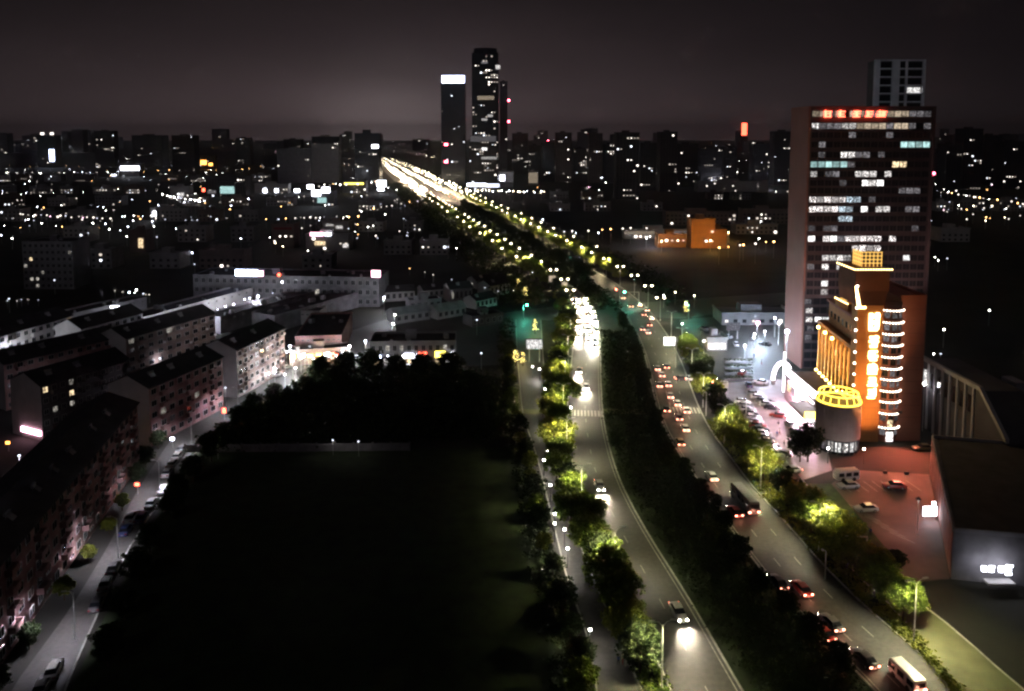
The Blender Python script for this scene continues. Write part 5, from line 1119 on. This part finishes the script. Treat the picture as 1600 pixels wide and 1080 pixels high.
# lamps scattered in the dark quarters
lab = {'white':"small white lamp glowing among the dark low housing", 'cool':"small bluish lamp glowing among the dark low housing", 'warm':"small warm lamp glowing among the dark low housing", 'dim':"faint lamp among the dark low housing"}
spots = [(46,283,'white'),(52,338,'white'),(44,343,'cool'),(46,353,'dim'),(191,339,'cool'),(208,345,'cool'),(209,337,'white'),(188,360,'cool'),(238,346,'cool'),(300,395,'cool'),(304,413,'dim'),(111,416,'white'),(100,394,'dim'),(70,400,'dim'),(85,438,'dim'),(14,467,'dim'),(202,457,'cool'),(213,453,'white'),(224,459,'dim'),(376,373,'cool'),(481,392,'white'),(430,380,'warm'),(442,385,'warm'),(225,276,'cool'),(259,272,'white'),(180,272,'cool'),(305,303,'white'),(276,312,'white'),(288,316,'cool'),(313,310,'warm'),(388,311,'cool'),(290,344,'dim'),(300,344,'dim'),(308,344,'dim'),(258,343,'dim'),(558,372,'dim'),(575,355,'white'),(590,372,'dim'),(645,342,'white'),(713,388,'white'),(700,386,'dim'),(648,358,'dim'),(634,344,'dim'),
 (830,242,'white'),(906,238,'warm'),(900,252,'warm'),(910,248,'warm'),(846,299,'cool'),(941,278,'cool'),(970,248,'white'),(970,270,'white'),(970,292,'white'),(1040,242,'white'),(1041,268,'white'),(1095,222,'white'),(1104,231,'white'),(1076,212,'white'),(1113,257,'warm'),(1140,256,'warm'),(1155,252,'white'),(1166,251,'white'),(1176,250,'white'),(1183,250,'white'),(1190,251,'white'),(1084,271,'white'),(1106,270,'white'),(1128,270,'white'),(1152,269,'white'),(848,343,'cool'),(900,364,'cool'),(935,364,'cool'),(873,369,'warm'),
 (1485,210,'white'),(1500,276,'white'),(1482,300,'white'),(1510,306,'white'),(1522,308,'warm'),(1532,315,'warm'),(1498,321,'white'),(1550,322,'warm'),(1521,322,'warm'),(1572,326,'white'),(1588,310,'dim'),(1546,485,'white'),(1475,515,'white'),(1461,402,'white'),(1466,407,'white'),(1480,404,'dim'),(1570,340,'warm'),(1540,345,'warm'),(1455,345,'dim'),(1590,230,'white'),(1580,225,'white'),
 (10,270,'white'),(25,270,'white'),(38,270,'dim'),(61,270,'white'),(100,270,'white'),(121,270,'dim'),(141,270,'dim'),(322,270,'white'),(348,271,'white'),(268,259,'dim'),(410,258,'dim'),(415,241,'warm'),(405,218,'warm'),(425,222,'warm'),(546,248,'warm'),(538,256,'white'),(612,222,'white'),(615,237,'white'),(650,240,'white'),(677,252,'dim'),(533,270,'warm'),(450,277,'white'),(480,275,'white'),(545,258,'warm')]
KN = {'white':'white','cool':'bluish','warm':'warm','dim':'faint'}
def zone(u, v): return ('left quarter before the skyline' if v > 265 else 'left skyline') if u < 690 else ('right edge beyond the tower' if u > 1450 else ('plain right of the boulevard' if v > 265 else 'skyline right of the twin towers'))
cnt = {}
for u,v,k in sorted(spots):
    z_ = (k, zone(u,v)); cnt[z_] = cnt.get(z_,0)+1
    dot_lamp(u,v,k,f"{nth(cnt[z_])} {KN[k]} lamp from the left on the {z_[1]}", 'lamps scattered over the dark city', R.uniform(0.7,1.15) if v > 330 else R.uniform(0.9,1.5))
# hazy far skyline
fs = sorted((R.uniform(-10,1600), R.uniform(9,26), 200+26*R.random()**0.8, R.uniform(231,240)) for k in range(66))
fs = [q for q in fs if not (1230 < q[0] < 1450 or 680 < q[0] < 790)]
for k,(u,w,vt,vb) in enumerate(fs,1):
    far_block(u,u+w,vt,vb,f"{nth(k)} hazy block from the left along the farthest skyline", 40, R.choice(['dark','grey']), R.choice([0,1,1,2,3]), 'hazy blocks of the farthest skyline', 'distant_block', grid=False, big=R.uniform(1.5,3.0))
# countless lights right on the horizon
hz_l = sorted((R.uniform(0,1600), R.uniform(213.5,226)+R.random()**3*14, R.random()) for k in range(230))
hz_l = [q for q in hz_l if not (1235<q[0]<1460 or 685<q[0]<800)]
for u,v,r_ in hz_l: far_light(u, v, ['white','warm','faint','amber','faint','cool','pink'][int(r_*6.99)], R.uniform(1.3,3.4) if v<226 else R.uniform(0.9,1.8))
for k in range(280): far_light(R.uniform(0,640), 258+115*R.random()**1.4, R.choice(['faint','faint','dim','white','amber','cool']), R.uniform(0.5,1.2))
for k in range(110): far_light(*R.choice([(R.uniform(800,1235),R.uniform(236,300)),(R.uniform(1460,1600),R.uniform(225,345))]), R.choice(['faint','faint','dim','white','amber','pink']), R.uniform(0.6,1.4))
fo = ob('far_city_lights', FAR_L.mesh('far_city_lights', [M['lampwhite'],M['lampcool'],M['lampwarm_far'],M['lampcool_dim'],M['lampamber'],M['lamppink'],M['lampviolet'],M['lampfaint'],M['steel']])); fo['kind'] = 'stuff'; fo['label'] = 'countless tiny street lights over the far dark city'; fo['category'] = 'lights'

# ------------------------------------------------------------------ right side: fins hall, sign building, lot wall
fh_ = thing('fin_hall', 'dark hall with pale vertical fins and a sloping white roof edge right of the hotel', 'hall', (106.5,168,0))
wpart(fh_, 'wall', MB().box(106.5,116,170,196,0,17.2).add([(106.5,160,0),(116,160,0),(116,170,0),(106.5,170,0),(106.5,160,9),(116,160,9),(116,170,17.2),(106.5,170,17.2)],[(0,1,5,4),(1,2,6,5),(4,5,6,7),(3,0,4,7)]), M['dark'])
wpart(fh_, 'roof_edge', MB().box(106.0,106.9,170,196.2,17.203,18.2).add([(106,160,9),(106.9,160,9),(106.9,170,17.2),(106,170,17.2),(106,160,10),(106.9,160,10),(106.9,170,18.2),(106,170,18.2)],[(0,3,2,1),(4,5,6,7),(0,1,5,4),(3,0,4,7),(1,2,6,5)]), M['pale'])
for k in range(8): wpart(fh_, 'fin', MB().box(106.05,106.47,172+k*3.2,172.5+k*3.2,0,17.2), M['pale'])
for k in range(7): wpart(fh_, 'window', MB().box(106.4,106.48,173+k*3.2,174.6+k*3.2,11,15), M['w_white'] if k==6 else M['glass'])
dot_lamp(1459,553,'white','left lamp above the fin hall roof',None,0.6,None); dot_lamp(1470,553,'dim','right lamp above the fin hall roof',None,0.6,None)
q = P(1450,575,14); lp = thing('wall_lamp', 'white lamp on the fin hall front near the hotel', 'lamp', (104.6,190,0)); wpart(lp, 'post', MB().tube((104.6,190,0),(104.6,190,12),0.1), M['steel']); wpart(lp, 'lamp_head', MB().ico((104.6,190,12.3),0.4), M['lampwhite']); light(S_LANE, lp, (0,0,11.6))
far_block(1540,1582,618,700,'dim lilac block right of the fin hall', 14, 'grey', 0, None, 'low_block', 'building', True, wins=[])
far_block(1583,1640,628,702,'dim grey block with small lit windows at the right edge', 14, 'grey', 0, None, 'low_block', 'building', True, wins=[(1587,645,7,7,'w_white'),(1582,684,5,9,'w_white'),(1580,700,4,4,'w_white')])
dot_lamp(1500,640,'dim','lamp lighting the lilac block',None,0.8,point('lilac_light', 500, (0.85,0.75,1.0), 0.3))
M['brownred'] = mat('red_brown_cladding', (0.26,0.12,0.10), 0.85, 0.25, 0.4)
sbld = thing('sign_building', 'flat dark roofed building with a bright white sign right of the red lot', 'building', (74.5,124,0))
e0, e1 = P(1486,905), P(1454,742)
poly = [(e0.x,e0.y),(90.0,121.5),(112,160),(e1.x,e1.y)]
wpart(sbld, 'wall', MB().prism(poly,0,8.4), M['grey2']); wpart(sbld, 'roof', MB().prism([(e0.x+0.8,e0.y+0.6),(89.7,122.2),(111,159.6),(e1.x+0.8,e1.y-0.6)],8.403,8.6), M['roof'])
for a,b in zip(poly, poly[1:]+poly[:1]):
    a, b = Vector((*a,0)), Vector((*b,0)); n_ = Vector(((b-a).y,-(b-a).x,0)).normalized()*0.15
    wpart(sbld, 'parapet', MB().prism([tuple((a+n_)[:2]),tuple((b+n_)[:2]),tuple((b-n_)[:2]),tuple((a-n_)[:2])],8.405,9.1), M['grey'])
for k in range(4): glyph(78.2+k*1.15+(0.4 if k>1 else 0), 121.5-k*0.12, PY(1520,888,121.5).z, 1.0 if k<3 else 1.3, 1.1 if k<3 else 1.9, 120+k, M['signwhite'], sbld)
wpart(sbld, 'awning', MB().box(78,82.5,119.8,121.4,1.6,1.9), M['pale'])
dv = e1-e0; nv = Vector((-dv.y,dv.x,0)).normalized()*0.12
for k in range(10):
    a, b = e0+dv*((k+0.04)/10)+nv, e0+dv*((k+0.96)/10)+nv; m2 = nv*0.9
    wpart(sbld, 'side_panel', MB().prism([tuple((a-m2)[:2]),tuple((b-m2)[:2]),tuple((b+m2*0.4)[:2]),tuple((a+m2*0.4)[:2])],0.2,8.0), M['brownred'])
q = P(1457,799,1.8); sg = thing('lit_notice_board', 'bright white lit board leaning on the parking lot wall', 'sign', (q.x-0.5,q.y,0.1))
ob('panel', MB().box(-1.3,1.3,-0.08,0.08,0.8,2.6).box(0.4,1.0,-0.06,0.06,2.603,3.6).mesh('panel', M['signwhite']), sg); ob('post', MB().tube((-1,0.1,0),(-1,0.1,0.9),0.05).mesh('post', M['steel']), sg); ob('post', MB().tube((1,0.1,0),(1,0.1,0.9),0.05).mesh('post', M['steel']), sg)
S_LOT = spot('lot_white_light', 520, (0.95,0.95,1.0), 120, 0.9, 0.3)
q = P(1395,850); ll = thing('lot_lamp', 'tall lamp lighting the middle of the parking lot', 'lamp post', (q.x+6,q.y+3,0)); ob('pole', DOT['pole'], ll); ob('shade', MB().lathe([(0.02,7.6),(0.5,7.2),(0.5,7.15)],10).mesh('shade', M['blackmetal']), ll); light(S_LOT, ll, (0,0,7.0))
# lawn edge: mast with arm (unlit camera mast)
def mast(u, v, h, arm, ang, label, name='camera_mast', cat='mast', z=0):
    p = P(u,v); t = thing(name, label, cat, (p.x,p.y,z), ang)
    ob('pole', MB().tube((0,0,0),(0,0,h),0.12,0.09,8).mesh('pole', M['steel']), t); ob('arm', MB().tube((0,0,h-0.1),(arm,0,h),0.08,0.05,6).mesh('arm', M['steel']), t)
    ob('camera_box', MB().box(arm-0.3,arm+0.15,-0.12,0.12,h-0.32,h-0.06).mesh('camera_box', M['frame']), t); return t
mast(1353,890,6.0,4.6,math.pi-0.05,'steel mast with a long arm beside the lawn')
mast(1289,905,5.0,0.8,2.0,'plain steel mast among the trees right of outgoing lanes')
mast(1165,672,7.0,3.0,0.3,'steel mast with an arm before the forecourt row')
mast(1103,650,6.5,0.6,2.0,'steel mast beside the outgoing lanes at the zebra crossing')
# traffic lights
S_GREEN = point('green_signal_glow', 3600, (0.12,1.0,0.70), 0.3)
def signal(u, v, ang, arm, label, green=True, h=6.2, glowy=True):
    p = P(u,v); t = thing('traffic_light', label, 'traffic light', (p.x,p.y,0), ang)
    ob('pole', MB().tube((0,0,0),(0,0,h),0.14,0.1,8).mesh('pole', M['steel']), t); ob('arm', MB().tube((0,0,h-0.1),(arm,0,h),0.09,0.06,6).mesh('arm', M['steel']), t)
    hd = ob('signal_head', MB().box(arm-0.6,arm+0.6,-0.14,0.14,h-0.25,h+0.25).mesh('signal_head', M['blackmetal']), t)
    for k in range(3):
        on = (k == 2 and green) or (k == 0 and not green)
        ob('signal_lamp', MB().tube((arm-0.4+0.4*k,-0.2,h),(arm-0.4+0.4*k,0.2,h),0.32 if on else 0.15,None,10).mesh('signal_lamp', M['green' if green else 'redlamp'] if on else M['glass']), hd)
    if glowy: light(S_GREEN, t, (arm,-0.5,h-0.8))
signal(998,478,math.pi,6,'green traffic light on an arm over the outgoing lanes')
signal(1076,498,math.pi,0.8,'green traffic light by the yellow lantern tree right of the junction')
signal(818,500,0,1.0,'green traffic light left of the junction')
signal(968,473,math.pi,2,'red traffic light beside the green one over the junction', False, 6.0, False)
signal(1136,628,math.pi,4.6,'traffic light gantry over the forecourt entrance', False, 6.0, False)
# lantern trees hung with yellow lights
def lantern_tree(u, v, s, label):
    p = P(u,v); t = thing('lantern_tree', label, 'light tree', (p.x,p.y,0), R.random()*6, None, s)
    ob('trunk', TREES[5][0], t); mb = MB(); rg = random.Random(int(u))
    for _ in range(46):
        a, r, z = rg.random()*6.28, 1.5*math.sqrt(rg.random()), rg.uniform(1.6,5.6)
        mb.ico((r*math.cos(a)*(1.1-0.12*z),r*math.sin(a)*(1.1-0.12*z),z),0.14)
    o = ob('light_string', mb.mesh('light_string', M['yellowbulb']), t); o['kind'] = 'stuff'; light(S_YEL, t, (0,0,3.4))
M['yellowbulb'] = glow('yellow_bulb', (1.0,0.78,0.22), 3.5, False); S_YEL = point('lantern_tree_light', 500, (1.0,0.75,0.25), 1.2)
for u,v,s,lb in [(821,468,1.0,'yellow light tree left of the junction, farthest one'),(836,522,1.0,'yellow light tree left of the junction beyond the billboard'),(806,572,1.0,'yellow light tree left of the billboard'),(817,572,0.8,'slim yellow light tree between billboard and its larger neighbour'),(1072,494,1.1,'yellow light tree right of the junction'),(810,450,0.8,'small yellow light tree in the far left frontage row')]: lantern_tree(u,v,s,lb)
# billboards and the lit road sign
def board(u, v0, v1, ub, vb, w, m, label, name='billboard', nleg=2):
    b = P(ub,vb); y = b.y; c = PY(u,(v0+v1)/2,y); hh = PY(u,v0,y).z-PY(u,v1,y).z
    t = thing(name, label, 'billboard', (c.x,y,0)); ww = w*(y*cp+H*sp_)/F
    p_ = ob('panel', MB().box(-ww/2,ww/2,-0.15,0,c.z-hh/2,c.z+hh/2).mesh('panel', M[m]), t); ob('back_box', MB().box(-ww/2-0.15,ww/2+0.15,0.003,0.4,c.z-hh/2-0.15,c.z+hh/2+0.15).mesh('back_box', M['blackmetal']), t)
    for k in range(nleg):
        x = -ww/3+2*ww/3*k if nleg>1 else ww/2+0.4
        ob('post', MB().tube((x,0.2,0),(x,0.2,c.z+(hh/2 if nleg==1 else -hh/2)),0.12).mesh('post', M['steel']), t)
    return t
board(835,531,545,835,566,24,'w_bright','white lit billboard left of the oncoming lanes')
rs = board(1046,527,540,1060,575,17,'w_bright','white lit direction sign on a post over the outgoing lanes','road_sign',1)
for k,x in enumerate((-0.9,0.9)): ob('sign_arrow', MB().add([(x-0.25,-0.2,rs.children[0].bound_box[0][2]+1.1),(x+0.25,-0.2,rs.children[0].bound_box[0][2]+1.1),(x,-0.2,rs.children[0].bound_box[0][2]+1.7)],[(0,1,2)]).mesh('sign_arrow', M['darkframe']), rs)
board(1146,505,516,1146,530,20,'w_dim','dim white board over the plaza kiosk')
board(863,431,441,863,455,10,'w_beige','small pale board in the left boulevard trees'); board(882,441,450,882,462,9,'w_beige','second small pale board in the left boulevard trees')
# plaza: kiosk, floods, planters, tent
kb = far_block(1105,1136,531,548,'pale kiosk with a lit front on the plaza',8,'pale',0,None,'kiosk','kiosk',False,wins=[(1120,541,26,8,'w_bright')])
S_PLAZA = point('plaza_flood_light', 9000, (0.66,0.80,1.0), 0.5)
for u,v,s,lb,pw in [(1230,518,1.9,'blazing blue-white flood lamp at the tower foot',S_PLAZA),(1217,505,1.1,'middle flood lamp of the slanting three at the tower foot',S_COOL),(1211,497,1.0,'farthest flood lamp of the slanting three at the tower foot',None)]: dot_lamp(u,v,'cool',lb,None,s,pw)
for i,(u,v,k) in enumerate([(1100,533,'white'),(1164,540,'white'),(1179,522,'white'),(1195,518,'white'),(1184,504,'dim'),(1066,506,'white'),(1073,520,'white'),(1078,525,'white'),(1055,457,'warm'),(1085,462,'warm'),(1037,462,'white')],1):
    dot_lamp(u,v,k,f"{nth(i)} lamp of the plaza and its edge in reading order", 'lamps about the plaza', 0.75, S_PLAZA if i in (2,3,4,5) else None)
ps = far_block(1128,1240,492,508,'low dark hall along the far side of the plaza',14,'grey',4,None,'plaza_hall','hall',True,wins=[(1184,504,6,3,'signpink')])
for r_ in range(4):
    a, b = P(1132,566+r_*9), P(1176,566+r_*9)
    t = thing('planter', f"{nth(r_+1)} long dark planter from the back of the plaza", 'planter', (a.x,a.y,0), 0, 'planters on the plaza')
    ob('rim', MB().box(0,(b-a).x,-0.9,0.9,0.02,0.45).mesh('rim', M['grey']), t); 
    rng = np.random.default_rng(r_); c = rng.random((260,3))*np.array([(b-a).x,1.5,0.8])+np.array([0,-0.75,0.4]); ob('planting', mesh_np('planting', *leaf_quads(c,0.22,rng), M['leaf2']), t)
tent = thing('entrance_arch', 'glowing white inflatable arch at the near plaza corner', 'arch', P(1222,600))
mb = MB(); arc = [(-2.6+0.0*k,0,0) for k in range(1)]
arc = [(-2.8*math.cos(math.pi*k/12),0,1.2+5.4*math.sin(math.pi*k/12)) for k in range(13)]
for a,b in zip(arc,arc[1:]): mb.tube(a,b,0.55,None,8,False)
ob('arch_tube', mb.mesh('arch_tube', M['neonwhite']), tent); light(S_PLAZA, tent, (-4,4,5)); ob('foot', MB().box(-3.4,-2.2,-0.6,0.6,0,1.3).mesh('foot', M['pale']), tent); ob('foot', MB().box(2.2,3.4,-0.6,0.6,0,1.3).mesh('foot', M['pale']), tent)  # light behind the arch has no fixture, added to brighten the plaza

# ------------------------------------------------------------------ people
def person_mesh(seed, arm=0.0, stride=0.12):
    J = [(0,0,0.95),(0,0,1.18),(0,0,1.42),(0,0,1.53),(0,0.02,1.66),(0,0.03,1.74),
         (0.19,0,1.40),(0.25,0.03,1.12),(0.26,0.10+arm,0.88),(-0.19,0,1.40),(-0.25,-0.02,1.12),(-0.26,0.04,0.86),
         (0.10,0,0.90),(0.11,stride,0.48),(0.11,stride*0.4,0.08),(0.11,stride*0.4+0.16,0.04),(-0.10,0,0.90),(-0.11,-stride*0.4,0.48),(-0.11,-stride*1.6,0.08),(-0.11,-stride*1.6+0.16,0.04)]
    E = [(0,1),(1,2),(2,3),(3,4),(4,5),(2,6),(6,7),(7,8),(2,9),(9,10),(10,11),(0,12),(12,13),(13,14),(14,15),(0,16),(16,17),(17,18),(18,19)]
    rad = [0.15,0.14,0.15,0.06,0.10,0.08,0.075,0.05,0.035,0.075,0.05,0.035,0.10,0.065,0.045,0.04,0.10,0.065,0.045,0.04]
    me = bpy.data.meshes.new('body_cage'); me.from_pydata(J, E, []); o = bpy.data.objects.new('body_cage', me); COL.objects.link(o)
    sk = o.modifiers.new('skin','SKIN'); o.modifiers.new('sub','SUBSURF').levels = 1
    for i, v in enumerate(me.skin_vertices[0].data): v.radius = (rad[i], rad[i]); v.use_root = i == 0
    bpy.context.view_layer.update(); dg = bpy.context.evaluated_depsgraph_get()
    r = bpy.data.meshes.new_from_object(o.evaluated_get(dg)); bpy.data.objects.remove(o); r.name = 'body'; return r
CL = [mat('cloth_%d'%i, c, 0.9, 0.1, 3.0) for i,c in enumerate([(0.05,0.05,0.06),(0.30,0.28,0.27),(0.25,0.04,0.04),(0.05,0.08,0.2),(0.4,0.38,0.3)])]
SKIN, HAIR = mat('skin', (0.45,0.28,0.2), 0.6, 0.05, 3.0), mat('hair', (0.02,0.016,0.014), 0.7, 0.1, 5.0)
bodies = []
for i in range(4):
    me = person_mesh(i, 0.06*i, 0.10+0.04*i); me.materials.clear()
    for m in (CL[(i*2)%5], CL[(i+3)%5], SKIN): me.materials.append(m)
    for p in me.polygons:
        z, x = p.center.z, abs(p.center.x); p.material_index = 2 if z > 1.48 or (x > 0.2 and z < 0.93) else (1 if z > 0.93 else 0); p.use_smooth = True
    bodies.append(me)
hairm = MB().lathe([(0.105,1.66),(0.118,1.72),(0.10,1.79),(0.05,1.825),(0.005,1.83)],10,(0,0.01)).mesh('hair', HAIR, smooth=True)
eye = MB().ico((0.035,0.115,1.70),0.012).ico((-0.035,0.115,1.70),0.012).mesh('eyes', HAIR)
clothes = ['dark trousers','light top','dark clothes','light trousers']
pp = [(966,1040,0),(973,1038,1),(979,1041,2),(985,1043,3),(840,735,2),(1214,683,0),(1218,680,1),(1243,680,2),(1246,680,0),(1225,700,3),(1190,570,1),(1178,560,0),(1216,668,2),(1360,838,0),(803,636,3),(808,634,1)]
where = {0:'first of four people crossing the frontage lane',1:'second of four people crossing the frontage lane',2:'third of four people crossing the frontage lane',3:'fourth of four people crossing the frontage lane',4:'person walking alone beside the frontage lane trees',5:'left person of a pair walking on the bright forecourt',6:'right person of a pair walking on the bright forecourt',7:'left person standing before the lit entrance',8:'right person standing before the lit entrance',9:'person walking near the end of the forecourt row',10:'person on the blue-lit plaza near the arch',11:'person at the back of the blue-lit plaza',12:'person walking before the entrance canopy',13:'person standing alone in the red parking lot',14:'left person waiting at the path to the crossing',15:'right person waiting at the path to the crossing'}
for i,(u,v,k) in enumerate(pp):
    p = P(u,v); t = thing('person', where[i], 'person', (p.x,p.y,0.1 if i==13 else 0.02), R.random()*6.28, 'people on foot', 0.97+0.06*R.random())
    ob('body', bodies[k], t); ob('hair', hairm, t); ob('eyes', eye, t)

HAZE = 0.00011

# ------------------------------------------------------------------ night haze
hm = bpy.data.materials.new('night_haze'); hm.use_nodes = True; t = hm.node_tree; t.nodes.clear()
pv = N(t, 'ShaderNodeVolumePrincipled'); oo = N(t, 'ShaderNodeOutputMaterial'); t.links.new(pv.outputs[0], oo.inputs['Volume'])
pv.inputs['Color'].default_value = (0.92,0.90,0.90,1); pv.inputs['Density'].default_value = HAZE; pv.inputs['Anisotropy'].default_value = 0.55
hz = ob('haze', MB().box(-8900,8900,-400,12100,-1.0,232).mesh('haze', hm)); hz['kind'] = 'stuff'; hz['label'] = 'thin night haze over the whole city'; hz['category'] = 'haze'
